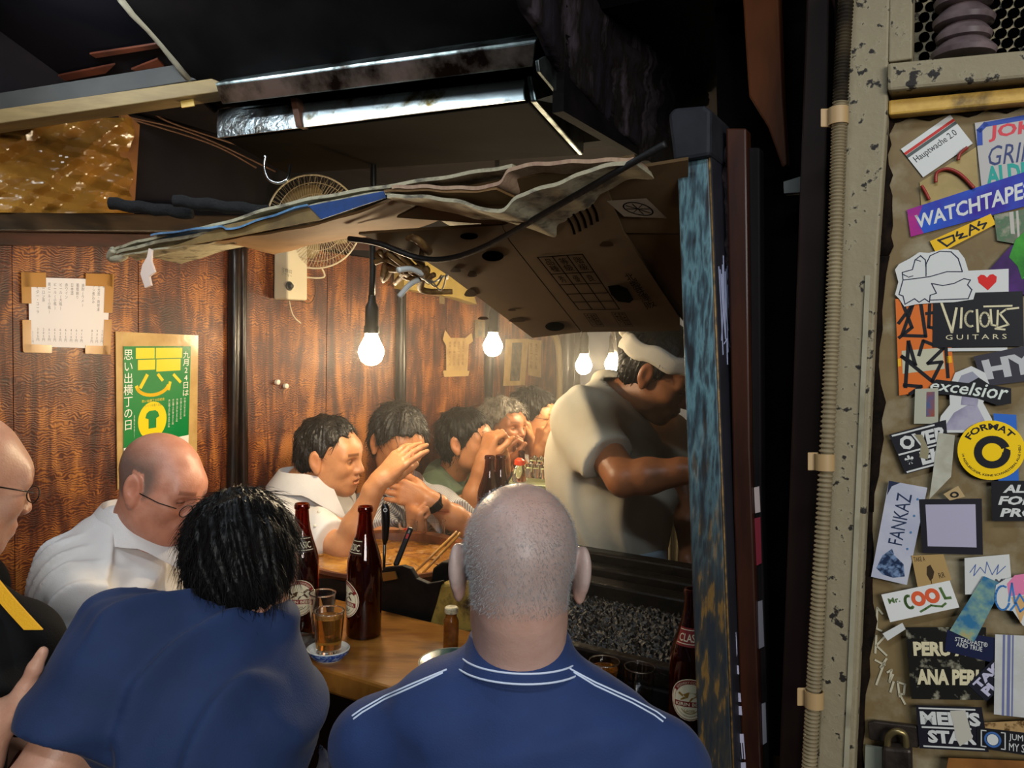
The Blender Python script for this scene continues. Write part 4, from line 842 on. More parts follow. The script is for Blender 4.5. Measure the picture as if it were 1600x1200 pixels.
def facing(p, ang, pitch=0, roll=0):
    """axes forward, left, up for someone at p: ang 0 looks at the camera, 90 to the picture's right, 180 away"""
    d = V((CAM.x-p.x, CAM.y-p.y, 0)).normalized(); rt = V((-d.y, d.x, 0)); a = math.radians(ang); f = d*math.cos(a)+rt*math.sin(a); pt = math.radians(pitch)
    fw = f*math.cos(pt)-ZZ*math.sin(pt); up = ZZ*math.cos(pt)+f*math.sin(pt); lf = up.cross(fw)
    q = math.radians(roll); lf, up = lf*math.cos(q)+up*math.sin(q), up*math.cos(q)-lf*math.sin(q)
    return fw, lf, up
class Head:
    def __init__(s, c, ang, pitch=0, roll=0, sc=1.0): s.c = V(c); s.f, s.l, s.u = facing(s.c, ang, pitch, roll); s.s = sc
    def p(s, x, y, z): return s.c+(s.f*x+s.l*y+s.u*z)*s.s
    def loc(s, P): q = (P-A3(s.c))/s.s; return q@A3(s.f), q@A3(s.l), q@A3(s.u)
    def build(s, v, jaw=1.0, cheek=1.0, ear=1.0, nose=1.0, eyes=True, open_mouth=0):
        S = s.s; ax = (s.f, s.l, s.u); P = s.p
        E = lambda c, r, k=.02, op='u', a=ax: v.ell(P(*c), [q*S for q in r], a, k, op); C = lambda a, b, ra, rb, k=.012: v.cone(P(*a), P(*b), ra*S, rb*S, k)
        E((-.014, 0, .032), (.099, .077, .088)); E((.03, 0, -.03), (.062, .060*cheek, .08), .03); E((.052, 0, -.088), (.034, .034*jaw, .026), .03)
        for y in (-1, 1):
            v.ell(P(.018, y*.047*jaw, -.064), (.026*S, .016*S, .026*S), ax, .03); E((.056, y*.040*cheek, -.018), (.024, .020, .024), .025)
        E((.066, 0, .032), (.026, .052, .028), .03)                                  # forehead
        for y in (-1, 1): v.cone(P(.088, y*.010, .020), P(.071, y*.048, .018), .0085*S, .008*S, .014)
        for y in (-1, 1): v.ell(P(.094, y*.031, .000), (.016*S, .017*S, .011*S), ax, .012, 's')
        if eyes:
            for y in (-1, 1): v.ell(P(.0745, y*.0315, .0005), (.0125*S, .015*S, .0115*S), ax, .004)
        C((.089, 0, .012), (.107, 0, -.026), .0078*nose, .0115*nose, .012)
        for y in (-1, 1): v.ell(P(.098, y*.0125*nose, -.031), (.0105*S, .0075*S, .0075*S), ax, .008)
        E((.081, 0, -.062), (.017, .029, .019), .015)                               # muzzle
        C((.0935, -.012, -.0575), (.0935, .012, -.0575), .0055, .0055, .006); C((.0915, -.010, -.0685), (.0915, .010, -.0685), .0062, .0062, .006)
        v.ell(P(.099, 0, -.0632), (.012*S, .021*S, (.0016+open_mouth)*S), ax, .003, 's')
        E((.066, 0, -.1), (.018, .02, .015), .02)
        for y in (-1, 1):
            ea = (s.f*.93+s.l*y*-.25+s.u*.12, s.l*y*.9+s.f*.3, s.u)
            v.ell(P(-.008, y*(.079+.006*ear), -.002), (.019*S*ear, .0095*S*ear, .033*S*ear), [q.normalized() for q in ea], .008)
            v.ell(P(-.003, y*(.086+.008*ear), .002), (.0095*S*ear, .006*S*ear, .017*S*ear), [q.normalized() for q in ea], .006, 's')
            v.ell(P(.0, y*(.080+.004*ear), -.031*ear), (.0085*S*ear, .006*S*ear, .011*S*ear), ax, .008)
        return v
    def tint(s, P, base=None, brow=(.18, .13, .1), lips=(.80, .50, .46), stub=None, beard=0, closed=False):
        x, y, z = s.loc(P); T = np.ones((len(P), 3)); ay = np.abs(y)
        def mix(w, c): T[:] = T*(1-w[:, None])+np.array(c)*w[:, None]
        g = lambda q: np.clip(q, 0, 1)
        zone = (x > .05) & (np.abs(z) < .2) & (ay < .2)
        w = g(1-((y/.026)**2+((z+.063)/.0125)**2))*2*(x > .078); mix(g(w)*.8, lips)
        w = g(1.3-np.abs(z+.0632)/.0022)*(ay < .023)*(x > .07); mix(g(w)*.75, (.3, .12, .1))
        if brow: arch = .026-.12*(ay-.03)**2*10; w = g(1.6-np.abs(z-arch)/.0042)*(ay > .011)*(ay < .052)*(x > .055); mix(g(w)*.85, brow)
        ez = .001-(ay-.031)**2*6; w = g(1.5-np.abs(z-ez)/(.0022 if closed else .0036))*(ay > .018)*(ay < .046)*(x > .06); mix(g(w)*.9, (.06, .045, .04))
        if not closed: w = g(1.2-np.abs(z-ez)/.003)*((np.abs(ay-.021) < .0035) | (np.abs(ay-.042) < .004))*(x > .06); mix(g(w)*.6, (1.25, 1.2, 1.15))
        w = g(1.2-((x-.105)/.02)**2-(ay/.018)**2-((z+.03)/.014)**2); mix(w*.35, (1.0, .74, .68))
        w = g(1-((x-.06)/.04)**2-((ay-.042)/.022)**2-((z+.022)/.025)**2); mix(w*.3, (1.02, .8, .74))
        w = g(1-((ay-.088)/.02)**2-(x/.03)**2-(z/.045)**2); mix(w*.35, (1.0, .70, .62))
        if beard: w = g((x-.02)/.03)*g((-.035-z)/.02)*g((z+.13)/.02)*(np.abs(z+.06) > -1); mix(w*beard, (.72, .68, .68))
        if stub is not None: w = g(stub(x, y, z)); mix(w, stub.col)
        if base is not None: T *= np.array(base)
        return T
def hand(v, wrist, dirv, palm, side=1, curl=(25, 25, 28, 30), spread=1.0, thumb=(0.7, 0.6, .25), sc=1.0, tcurl=20, k=.0035):
    """palm and five fingers; dirv from wrist to knuckles, palm = where the palm looks, side = which side the thumb leaves"""
    x = V(dirv).normalized(); n = V(palm); n = (n-x*n.dot(x)).normalized(); y = n.cross(x)*side; w = V(wrist)
    offs = (.028, .0095, -.009, -.0265); L = (.070, .078, .073, .058); tips = []
    for i in range(4):
        kn = w+x*(.088-.004*abs(i-1.2))*sc+y*offs[i]*sc; v.cone(w+y*offs[i]*.45*sc+x*.005*sc, kn, .0155*sc, .0115*sc, .012)
    v.ell(w+x*.045*sc+n*.006*sc, (.04*sc, .034*sc, .0135*sc), (x, y, n), .01)
    v.cone(w-x*.03*sc, w+x*.01*sc, .0225*sc, .021*sc, .02)
    for i in range(4):
        kn = w+x*(.088-.004*abs(i-1.2))*sc+y*offs[i]*sc; d = (x+y*(.07*spread*(1.2-i*.8))).normalized(); c = math.radians(curl[i] if hasattr(curl, '__len__') else curl); a = c*.8; p = kn; r = .0092 if i < 3 else .0080
        for j, (fr, r0, r1) in enumerate(((.47, r, r*.92), (.29, r*.93, r*.84), (.24, r*.85, r*.72))):
            dd = d*math.cos(a)+n*math.sin(a); q = p+dd*(L[i]*fr*sc); v.cone(p, q, r0*sc, r1*sc, k); p = q; a += c*(1.1 if j == 0 else .8)
        tips.append(p)
    b = w+x*.02*sc+y*.02*sc+n*.006*sc; td = (x*thumb[0]+y*thumb[1]+n*thumb[2]).normalized(); p = b; v.cone(w+x*.01*sc, b+td*.03*sc, .0155*sc, .0135*sc, .012)
    for j, (ln, r0, r1) in enumerate(((.042, .0145, .0118), (.032, .0115, .0105), (.026, .0105, .0085))):
        q = p+td*ln*sc; v.cone(p, q, r0*sc, r1*sc, .006); p = q; td = (td*math.cos(math.radians(tcurl))+(x*.6+n*.5-y*.5).normalized()*math.sin(math.radians(tcurl))).normalized()
    tips.append(p); return tips
def folds(seed, amp=.004, freq=26):
    g = np.random.default_rng(seed); A = g.normal(size=(5, 3)); A /= np.linalg.norm(A, axis=1)[:, None]; ph = g.uniform(0, 6, 5)
    def f(X, Y, Z, D):
        q = [A[i, 0]*X+A[i, 1]*Y+A[i, 2]*Z for i in range(5)]
        w1 = np.sin(freq*q[0]+2.6*np.sin(13*q[1]+ph[1])+ph[0]); w2 = np.sin(freq*1.6*q[2]+3.*np.sin(11*q[3]+ph[3])+ph[2]); m = np.clip(.5+.9*np.sin(15*q[4]+ph[4]), 0, 1)
        return D-amp*(m*(.5+.5*w1)**3*1.5+(1-m)*(.5+.5*w2)**3*1.3)+amp*.4
    return f
def skin(name, c, c2): return M(name, c, .42, c2=c2, scale=34, detail=3, attr='tint', bump=.12, bscale=260, sss=.12, lo=.3, hi=.7)
SKA = skin('skin_tan', '#bd8359', '#b0744c'); SKB = skin('skin_pink', '#c99a80', '#bd8870'); SKC = skin('skin_warm', '#c78f64', '#b87e55'); SKD = skin('skin_deep', '#a66c47', '#98603c')
def cloth(name, c, c2=None, **k): return M(name, c, .8, c2=c2 or c, scale=k.pop('scale', 9), bump=.18, bscale=420, sheen=.06, **k)

class Person:
    def __init__(s, label, base, group=None): s.root = empty('person', base, label, 'person', group); s.skin = Vol(); s.shirt = Vol(); s.seed = len(label)
    def torso(s, N, H, fw, w=.19, depth=1.0, belly=1.0, drop=.065):
        N, H = V(N), V(H); up = (N-H).normalized(); f = V(fw); f = (f-up*f.dot(up)).normalized(); lf = up.cross(f); s.N, s.H, s.up, s.fw, s.lf = N, H, up, f, lf; ax = (f, lf, up); T = s.shirt; L = (N-H).length
        T.ell(N-up*.19-f*.01, (.112*depth, .158*w/.19, .19), ax, .05); T.ell(H+up*L*.38+f*.01, (.112*depth*belly, .145*belly, .2), ax, .06); T.ell(H+up*.03, (.115*depth, .16, .11), ax, .06)
        for q in (-1, 1):
            T.cone(N-up*.02+lf*q*.03, N-up*drop+lf*q*w*.96, .047, .052, .045); T.cone(N-up*.1+lf*q*w*.5-f*.02, N-up*drop+lf*q*w*.95, .07, .05, .05)
        T.cone(N-up*.06, N+up*.012, .092, .068, .03)
        s.sh = {1: N-up*drop+lf*w, -1: N-up*drop-lf*w}
        s.skin.cone(N+up*.03, N-up*.2, .045, .06); s.skin.cone(s.sh[1]-lf*.02, s.sh[-1]+lf*.02, .03, .03); return s
    def arm(s, q, elbow, wrist, sleeve=.7, shoulder=None, r=1.0, loose=.016, cuff=None):
        S = V(shoulder) if shoulder else s.sh[q]; elbow, wrist = V(elbow), V(wrist); K = s.skin
        K.cone(S, elbow, .044*r, .037*r, .02); K.cone(elbow, mixp(elbow, wrist, .35), .037*r, .037*r, .015); K.cone(mixp(elbow, wrist, .35), wrist, .037*r, .023*r, .015)
        if sleeve <= 1:
            e = mixp(S, elbow, sleeve); s.shirt.cone(S, e, .050*r+loose*.7, .044*r+loose, .03); s.cuts = getattr(s, 'cuts', [])+[(e, (elbow-S).normalized(), .044*r+loose)]
        else:
            s.shirt.cone(S, elbow, .050*r+loose*.7, .042*r+loose*.6, .03); e = mixp(elbow, wrist, sleeve-1); s.shirt.cone(elbow, e, .042*r+loose*.6, .032*r+loose*.7, .02)
        return s
    def neck(s, head, r=.056, back=-.02):
        s.skin.cone(head.p(back-.002, 0, -.045), s.N-s.up*.01, r, r*1.02, .03); return s
    def finish(s, skmat, shmat, head=None, tint=None, wr=.004, shirt_h=.0065, skin_h=.004, neckcut=.07, freq=26, hem=None, shirt_name='shirt'):
        for e, d, rr in getattr(s, 'cuts', []): s.shirt.chop(e, d, rr*1.6)
        if neckcut: s.shirt.ell(s.N+s.up*.055+s.fw*.022, (neckcut, neckcut*.92, .042), (s.fw, s.lf, s.up), .006, 's')
        if wr: s.shirt.func(folds(s.seed, wr, freq))
        if hem is not None: s.shirt.cut(*hem)
        me = s.skin.mesh(skin_h); relax(me, 2)
        P = co(me); paint(me, tint(P) if tint else np.ones((len(P), 3)))
        link('body', me, skmat, s.root, smooth=True)
        ms = s.shirt.mesh(shirt_h, 'shirt'); relax(ms, 2); s.shirt_me = ms
        s.shirt_obj = link(shirt_name, ms, shmat, s.root, smooth=True); return s
    def bvh(s): m = s.shirt_me; return BVHTree.FromPolygons([v.co for v in m.vertices], [tuple(p.vertices) for p in m.polygons])
    def on_shirt(s, pts, off=.001, b=None):
        b = b or s.bvh(); out = []
        for x, y in pts:
            d = ray(x, y).normalized(); h = b.ray_cast(CAM, d)
            if h[0]: out.append(h[0]-d*off)
        return out
    def seated(s, mat, seat=True, knee=None, h=.012):
        v = Vol(); H = V((s.H.x, s.H.y, .52)); f = V((s.fw.x, s.fw.y, 0)).normalized(); l = V((-f.y, f.x, 0)); v.ell(H+V((0, 0, .02)), (.12, .165, .1), (f, l, ZZ), .05)
        ln = knee or .24
        for q in (-1, 1):
            kn = H+f*ln+l*q*.1; v.cone(H+l*q*.08, kn, .082, .06, .05); v.cone(kn, V((kn.x-f.x*.06, kn.y-f.y*.06, .09)), .058, .045, .03); ft = V((kn.x-f.x*.06, kn.y-f.y*.06, .04)); v.cone(ft-f*.04, ft+f*.13, .04, .032, .03)
        link('trousers', v.mesh(h, 'trousers'), mat, s.root, smooth=True)
        st = empty('stool', V((H.x, H.y, 0)), None, 'stool', 'round stools under the customers'); base = V((H.x, H.y, 0))
        mb().lathe([(.10, .37), (.12, .375), (.12, .405), (.10, .414), (.01, .415)], 20, base).build('seat', M('red_vinyl', '#5a1612', .4), st, smooth=40)
        for k in range(3): a = k*2.094+.4; mb().tube([base+V((.05*math.cos(a), .05*math.sin(a), .375)), base+V((.11*math.cos(a), .11*math.sin(a), 0))], .011, 8).build('leg', IRON, st, smooth=True)
        s.stool = st; return s
def hair_cap(head, th=.012, front=(.078, .072), ear=(.012, .004), nape=-.075, lift=.0, puff=(1, 1, 1), noise=.004, seed=1, h=.004, side_low=None, freq=55):
    """closed hair volume over the skull: front hairline point (x, z), point before the ear (x, z), nape height"""
    v = Vol(); S = head.s; ax = (head.f, head.l, head.u); v.ell(head.p(-.016, 0, .034+lift), ((.099+th)*S*puff[0], (.077+th)*S*puff[1], (.088+th)*S*puff[2]), ax, .02); v.ell(head.p(-.045, 0, -.02), ((.058+th*.6)*S*puff[0], (.062+th*.7)*S*puff[1], (.07+th*.3)*S), ax, .03)
    c, F_, L_, U_ = A3(head.c), A3(head.f), A3(head.l), A3(head.u); g = np.random.default_rng(seed); ph = g.uniform(0, 6, 8)
    dx, dz = front[0]-ear[0], front[1]-ear[1]; nl = math.hypot(dx, dz); nx, nz = dz/nl, -dx/nl
    def f(X, Y, Z, D):
        q = [X-c[0], Y-c[1], Z-c[2]]; x = (q[0]*F_[0]+q[1]*F_[1]+q[2]*F_[2])/S; y = (q[0]*L_[0]+q[1]*L_[1]+q[2]*L_[2])/S; z = (q[0]*U_[0]+q[1]*U_[1]+q[2]*U_[2])/S
        a = np.arctan2(y, x+.02); nz_ = noise*(np.abs(np.sin(freq*.5*a+3*np.sin(14*z+ph[0])+ph[1]))*.9+np.abs(np.sin(freq*.33*a+20*z+ph[2]))*.8+.6*np.sin(90*x+80*z+40*y+ph[3])+.5*np.abs(np.sin(freq*1.3*a+9*np.sin(9*z+ph[6])))-1.1)
        zig = .008*np.sin(70*y+ph[4])+.006*np.sin(190*y+30*x+ph[5])+.004*np.sin(260*x+ph[7]); h1 = (x-ear[0])*nx+(z-ear[1])*nz+zig*.6; h2 = np.maximum(x-ear[0]+.022, (nape-z)+zig)
        return np.maximum(D-nz_, np.minimum(h1, h2)*S)
    v.func(f); me = v.mesh(h, 'hair', pad=.03); relax(me, 1); return me
def strands(me, head, n, ln, mat, parent, seed=1, r=.0007, droop=.4, lift=.004, name='hair_strands', flow=None, zmin=-1):
    g = np.random.default_rng(seed); P = co(me); nor = np.empty(len(P)*3, np.float32); me.vertices.foreach_get('normal', nor); nor = nor.reshape(-1, 3); cr = A3(head.p(-.05, 0, .12)); up = A3(head.u); out_v = []; out_f = []
    sel = g.integers(0, len(P), n)
    for i in sel:
        p, m = P[i].astype(float), nor[i].astype(float); d = p-cr if flow is None else flow(p, m); d = d-m*(d@m); L = np.linalg.norm(d)
        if L < 1e-5: continue
        d = d/L+g.normal(size=3)*.18; l = ln*g.uniform(.5, 1.2); b = len(out_v); side = np.cross(d, m); side /= np.linalg.norm(side)+1e-9
        for j in range(4):
            s = j/3; q = p-m*.002+d*l*s+m*lift*math.sin(s*2.6)-up*droop*l*s*s*.5; w = r*(1-.85*s)
            out_v += [q+side*w, q-side*w*.5+m*w*.9, q-side*w*.5-m*w*.9]
        for j in range(3):
            for e in range(3): out_f.append((b+3*j+e, b+3*j+(e+1) % 3, b+3*j+3+(e+1) % 3, b+3*j+3+e))
    mm = bpy.data.meshes.new(name); mm.from_pydata([tuple(v) for v in out_v], [], out_f); mm.update()
    return link(name, mm, mat, parent, smooth=True, kind='stuff')
def collar(person, mat, r=.064, h=.036, point=.06, tilt=.01, open_=.5, low=0):
    N, up, f, l = person.N, person.up, person.fw, person.lf; c = N+up*(.02+low)+f*.012; R1, R2, R3 = [], [], []
    for i in range(41):
        s = -1+2*i/40; a = math.pi+s*(math.pi-open_*.45); d = f*math.cos(a)*1.08+l*math.sin(a); fr = max(0, abs(s)-.72)/.28; q = 1-.35*fr
        R1.append(c+d*(r+.002)+up*(-.012)); R2.append(c+d*(r+.001+.004*fr)+up*(h*q)-f*0+f*.012*fr); R3.append(c+d*(r+.034+.012*fr)+up*(-.006-point*fr*.8)+f*.03*fr)
    return mb().sheet([R1, R2, R3], V((0, 0, .005))).build('collar', mat, person.root, smooth=60)
def spectacles(head, mat, parent, w=.03, half=False, z=.0, lens=True, x0=.097):
    m = mb(); r_ = (.021, .014)
    for y in (-1, 1):
        m.tube([head.p(x0-.10*(abs(y*.032+r_[0]*math.cos(a))-.02)**2*10, y*.032+r_[0]*math.cos(a), z+r_[1]*math.sin(a)) for a in np.linspace(0, 6.2832, 25)[:-1]], .0011, 6, True)
        m.tube([head.p(x0-.012, y*.053, z+.004), head.p(.06, y*.076, z+.006), head.p(.0, y*.083, z+.008), head.p(-.018, y*.083, z-.008)], .0012, 6)
    m.tube([head.p(x0, -.011, z+.003), head.p(x0+.006, 0, z+.006), head.p(x0, .011, z+.003)], .0011, 6)
    g = empty('spectacles', head.p(x0, 0, z)); m.build('frame', mat, g, smooth=True)
    return g
# ------------------------------------------------------------------ people
TROU = cloth('dark_trousers', '#14151b', '#1a1b22')
WHITE = cloth('white_shirt', '#d8d6d4', '#cfccca'); NAVY = cloth('navy_cotton', '#1e3566', '#1a2f5c'); NAVYD = cloth('deep_navy_cotton', '#142b54', '#102449')
GREEN = cloth('sage_cotton', '#5d6e58', '#52624e'); CREAMC = cloth('cream_tee', '#cfc8b4', '#c6bea8'); BLACKC = M('black_cotton', '#070708', .85, c2='#0b0b0d', scale=9, bump=.2, bscale=400, spec=.2)
HB = M('black_hair', '#050404', .45, c2='#0c0908', spec=.25, scale=40, bump=.35, bscale=120); HG = M('grey_black_hair', '#141211', .42, c2='#2e2a27', scale=60, stretch=(1, 1, 1), bump=.6, bscale=140); HW = M('grey_hair', '#4f4a44', .45, c2='#8f887d', scale=60, bump=.6, bscale=140)
def stubf(fn, col): fn.col = col; return fn
def H_of(N, back, f): return V((N.x-f.x*back, N.y-f.y*back, .52))
def person_at(label, N, fw, back=.05, w=.19, group='customers along the panelled wall', **k):
    H = H_of(N, back, fw); p = Person(label, V((H.x, H.y, 0)), group); p.torso(N, H, fw, w, **k); return p

# ---- bald man seen from behind in the blue ringer shirt
N = W(812, 1022, 1.13); fw = V((.1, 1, 0)).normalized()
p4 = person_at('bald man seen from behind in a blue shirt with white piping', N, fw, .06, .205, 'customers with their backs to the alley', drop=.14)
hd = Head(W(812, 888, 1.105), 181, 4, 0, 1.0); hd.build(p4.skin, ear=1.16); p4.neck(hd, .054, -.028)
p4.skin.cone(hd.p(-.045, 0, -.02), N+V((0, -.005, -.02)), .05, .056, .03)
w1_, w2_ = W(785, 1042, 1.36), RW(.0, 1.38, .90)
for q, ex, wx in ((1, W(600, 1190, 1.2), w1_), (-1, RW(-.18, 1.58, .87), w2_)): p4.arm(q, ex, wx, .72)
hand(p4.skin, w1_, V((.6, .8, 0)), V((0, 0, -1)), -1); hand(p4.skin, w2_, V((-.1, .9, 0)), V((0, 0, -1)), 1)
st4 = stubf(lambda x, y, z: (np.clip((z+.048+.0*x)/.03, 0, 1)*np.clip((.055-x)/.03, 0, 1)*np.clip((.19-np.hypot(y, x+.02)*.4-z)/.07, 0, 1)*.62*(1-.6*np.clip((z-.055)/.05, 0, 1))), (.46, .70, .88))
p4.finish(skin('skin_crown', '#cfa796', '#c49a88'), NAVY, hd, lambda P: hd.tint(P, stub=st4), wr=.004, shirt_h=.0055, freq=44, neckcut=.05)
# cropped grey stubble, denser at the back of the head
me = p4.root.children[0].data; P = co(me); x, y, z = hd.loc(P); ok = np.nonzero((z > -.045) & (x < .045) & (np.abs(y) < .083) & ~((np.abs(y) > .074) & (z < .03) & (x > -.035)))[0]
nor = np.empty(len(P)*3, np.float32); me.vertices.foreach_get('normal', nor); nor = nor.reshape(-1, 3); vs_, fs_ = [], []
for _ in range(22000):
    i = ok[RNG.integers(len(ok))]
    if RNG.random() < .75*max(0., (z[i]-.05)/.07): continue
    o_ = P[i]+RNG.normal(size=3)*.0016; d = nor[i]+np.array([0, 0, -.9])+RNG.normal(size=3)*.3; d /= np.linalg.norm(d); a = np.cross(d, [.3, .5, .8]); a /= np.linalg.norm(a); b = np.cross(d, a); n0 = len(vs_); L = RNG.uniform(.002, .0045)
    vs_ += [o_+a*.0002, o_-a*.0001+b*.00017, o_-a*.0001-b*.00017, o_+d*L]; fs_ += [(n0, n0+1, n0+3), (n0+1, n0+2, n0+3), (n0+2, n0, n0+3)]
mm = bpy.data.meshes.new('stubble'); mm.from_pydata([tuple(v) for v in vs_], [], fs_); mm.update(); link('stubble', mm, M('grey_stubble', '#b0b2b3', .5, c2='#7d8082', scale=300), p4.root, kind='stuff', label='short grey stubble hair')
bv = p4.bvh(); PIPE = M('white_piping', '#c9d6ea', .6)
for pts in ([(698, 1046), (645, 1068), (600, 1088), (565, 1108), (548, 1120)], [(692, 1051), (645, 1073), (600, 1093), (566, 1113), (550, 1125)], [(889, 1044), (930, 1066), (990, 1093), (1026, 1112), (1042, 1124)], [(896, 1050), (930, 1071), (988, 1098), (1022, 1117), (1038, 1129)]):
    q = p4.on_shirt([(x_, y_) for a, b in zip(pts, pts[1:]) for x_, y_ in [(a[0]+(b[0]-a[0])*s, a[1]+(b[1]-a[1])*s) for s in np.linspace(0, 1, 10)[:-1]]], .0005, bv)
    if len(q) > 2: mb().tube(q, .0014, 6).build('piping', PIPE, p4.shirt_obj, smooth=True)
# ribbed collar band with two piping rings
cc = N+p4.up*.010
def ring4(r_, h_, n=48): return [cc+(p4.fw*math.cos(a)*1.05+p4.lf*math.sin(a))*r_+p4.up*h_ for a in np.linspace(0, 6.2832, n+1)]
col4 = mb().sheet([ring4(.0905, -.022), ring4(.0835, -.012), ring4(.0775, .002), ring4(.073, .016), ring4(.069, .016)], V((0, 0, .001))).build('collar', NAVY, p4.shirt_obj, smooth=60)
for r_, h_ in ((.0845, -.0115), (.0925, -.0225)): mb().tube(ring4(r_, h_)[:-1], .0015, 6, True).build('piping', PIPE, p4.shirt_obj, smooth=True)
g_ = mb(); g_.tube([hd.p(-.022, .09, -.0), hd.p(-.02, .092, .02), hd.p(.03, .09, .024), hd.p(.08, .07, .02)], .0028, 8); g_.tube([hd.p(-.022, -.09, -.0), hd.p(-.02, -.092, .02), hd.p(.03, -.09, .024), hd.p(.08, -.07, .02)], .0028, 8)
g_.tube([hd.p(.08, .07, .02), hd.p(.105, .03, .02), hd.p(.108, 0, .014), hd.p(.105, -.03, .02), hd.p(.08, -.07, .02)], .002, 8)
g_.build('spectacles', BLKP, smooth=True, label='black spectacle arm hooked over the bald man ear', cat='spectacles'); p4.seated(TROU)

# ---- person in navy, back to us, bent over the counter
N = W(396, 1010, 1.25); fw = V((.05, 1, 0)).normalized(); H = W(285, 1640, 1.08); H.z = .56
p3 = Person('black-haired person in a navy shirt bent over the counter, back to us', V((H.x, H.y, 0)), 'customers with their backs to the alley'); p3.torso(N, H, fw, .045, drop=.05)
S = p3.shirt
S.ell(W(285, 1105, 1.2), (.15, .12, .145), None, .08); S.ell(W(285, 1230, 1.13), (.17, .13, .2), None, .08); S.cone(W(330, 985, 1.2), W(190, 1012, 1.13), .05, .062, .06); S.cone(W(190, 1012, 1.13), W(150, 1072, 1.09), .062, .068, .06)
S.cone(W(385, 1022, 1.23), W(414, 1112, 1.2), .040, .054, .06); S.cone(W(414, 1112, 1.2), W(438, 1210, 1.2), .054, .058, .05)
p3.sh[1] = W(160, 1068, 1.09); p3.sh[-1] = W(416, 1105, 1.2)
p3.skin.cone(N, W(300, 1060, 1.18), .045, .05); p3.skin.cone(W(300, 1060, 1.18), p3.sh[1], .04, .035)
e3 = W(48, 1240, 1.0); w3 = e3+V((.1, .23, .05)); w4 = W(330, 1012, 1.4); p3.arm(1, e3, w3, .62, loose=.018); p3.arm(-1, W(425, 1160, 1.22), w4, .8, loose=.018)
hand(p3.skin, w3, V((.2, .9, .1)), V((0, 0, -1)), -1); hand(p3.skin, w4, V((-.3, .9, .1)), V((0, 0, -1)), 1)
hd = Head(W(379, 886, 1.28), 172, 22, -8, .93); hd.build(p3.skin); p3.neck(hd, .05, -.03); p3.skin.cone(hd.p(-.05, 0, -.03), N, .046, .055, .03)
p3.finish(SKB, NAVYD, hd, lambda P: hd.tint(P), wr=.010, shirt_h=.005, neckcut=.062, freq=46)
me = hair_cap(hd, .012, (.09, .06), (.05, -.02), -.064, puff=(1.0, 1.04, 1.0), noise=.0045, seed=3, freq=40); link('hair', me, HB, p3.root, smooth=True); strands(me, hd, 5200, .032, HB, p3.root, 3, r=.0006, droop=.5, lift=.003); strands(me, hd, 240, 0.035, HB, p3.root, 43, r=.0009, droop=.5, lift=.003, name='hair_locks')
p3.seated(TROU)

# ---- bald man in white shirt at the wall, looking down
hd = Head(W(252, 760, 1.75), 50, 20, -5, .95); N = W(208, 842, 1.79); fw = facing(N, 60)[0]
p2 = person_at('balding man in a white shirt and thin spectacles looking down', N, fw, .06, .2, depth=1.15, belly=1.15)
hd.build(p2.skin, jaw=1.15, cheek=1.12, ear=1.05, open_mouth=0); p2.neck(hd, .064, -.01); p2.skin.cone(hd.p(.03, 0, -.085), N+p2.fw*.06+p2.up*.01, .03, .05, .04)
S = p2.shirt; S.cone(W(190, 850, 1.78), W(125, 895, 1.7), .055, .065, .06); S.cone(W(125, 890, 1.7), W(115, 960, 1.66), .072, .07, .06); S.ell(W(170, 980, 1.74), (.14, .12, .16), None, .07)
p2.sh[-1] = W(125, 905, 1.68); p2.arm(-1, W(118, 1008, 1.6), W(245, 962, 1.56), 1.55, loose=.024); p2.arm(1, W(330, 1010, 1.85), W(350, 960, 1.62), 1.5, loose=.02)
hand(p2.skin, W(245, 966, 1.56), V((.9, -.1, -.1)), V((0, .3, -1)), -1, sc=1.0); hand(p2.skin, W(350, 960, 1.62), V((.7, -.6, -.1)), V((0, 0, -1)), 1)
st2 = stubf(lambda x, y, z: np.clip((.045-x-.35*np.clip(z-.03, 0, 1))/.025, 0, 1)*np.clip((.095-z)/.05, 0, 1)*np.clip((z+.045-np.clip(x, 0, 1))/.02, 0, 1)*np.where((np.abs(y) > .076) & (np.abs(z) < .036) & (x > -.03), 0., 1.)*.85, (.24, .42, .55))
p2.finish(skin('skin_ruddy', '#c98f76', '#b97b62'), WHITE, hd, skin_h=.003, tint=lambda P: hd.tint(P, stub=st2, brow=(.42, .36, .33), closed=True), wr=.012, shirt_h=.005, freq=70, neckcut=.068)
collar(p2, WHITE, .078, .05, .085)
g2 = spectacles(hd, M('dark_wire', '#1c1a1a', .3, .6), None, z=-.012, x0=.104); tag(g2, 'thin dark-rimmed spectacles on the balding man in white', 'spectacles'); p2.seated(TROU, knee=.14)

# ---- man at the picture edge in black with a yellow strap
hd = Head(W(-60, 756, 1.27), 112, 16, 0, .98); N = W(-95, 915, 1.3); fw = facing(N, 75)[0]
p1 = person_at('shaven-headed person in black with yellow strap, cut by the picture edge', N, fw, .05, .2, 'customers with their backs to the alley')
hd.build(p1.skin, nose=1.1); p1.neck(hd, .06)
S = p1.shirt; S.cone(W(-60, 930, 1.27), W(25, 1010, 1.2), .05, .06, .05); S.cone(W(25, 1010, 1.2), W(40, 1100, 1.22), .055, .05, .04); p1.sh[-1] = W(15, 1015, 1.2)
p1.arm(-1, W(-70, 1230, 1.02), W(-4, 1130, 1.05), .5, r=.98); p1.arm(1, W(-60, 1250, 1.5), W(20, 1150, 1.55), .6)
hand(p1.skin, W(-4, 1128, 1.05), V((.62, .5, .55)), V((.75, .1, -.6)), 1, (48, 52, 56, 60), thumb=(.8, .3, -.4), tcurl=0, sc=.9); hand(p1.skin, W(20, 1150, 1.55), V((.8, .2, .2)), V((0, 0, -1)), 1)
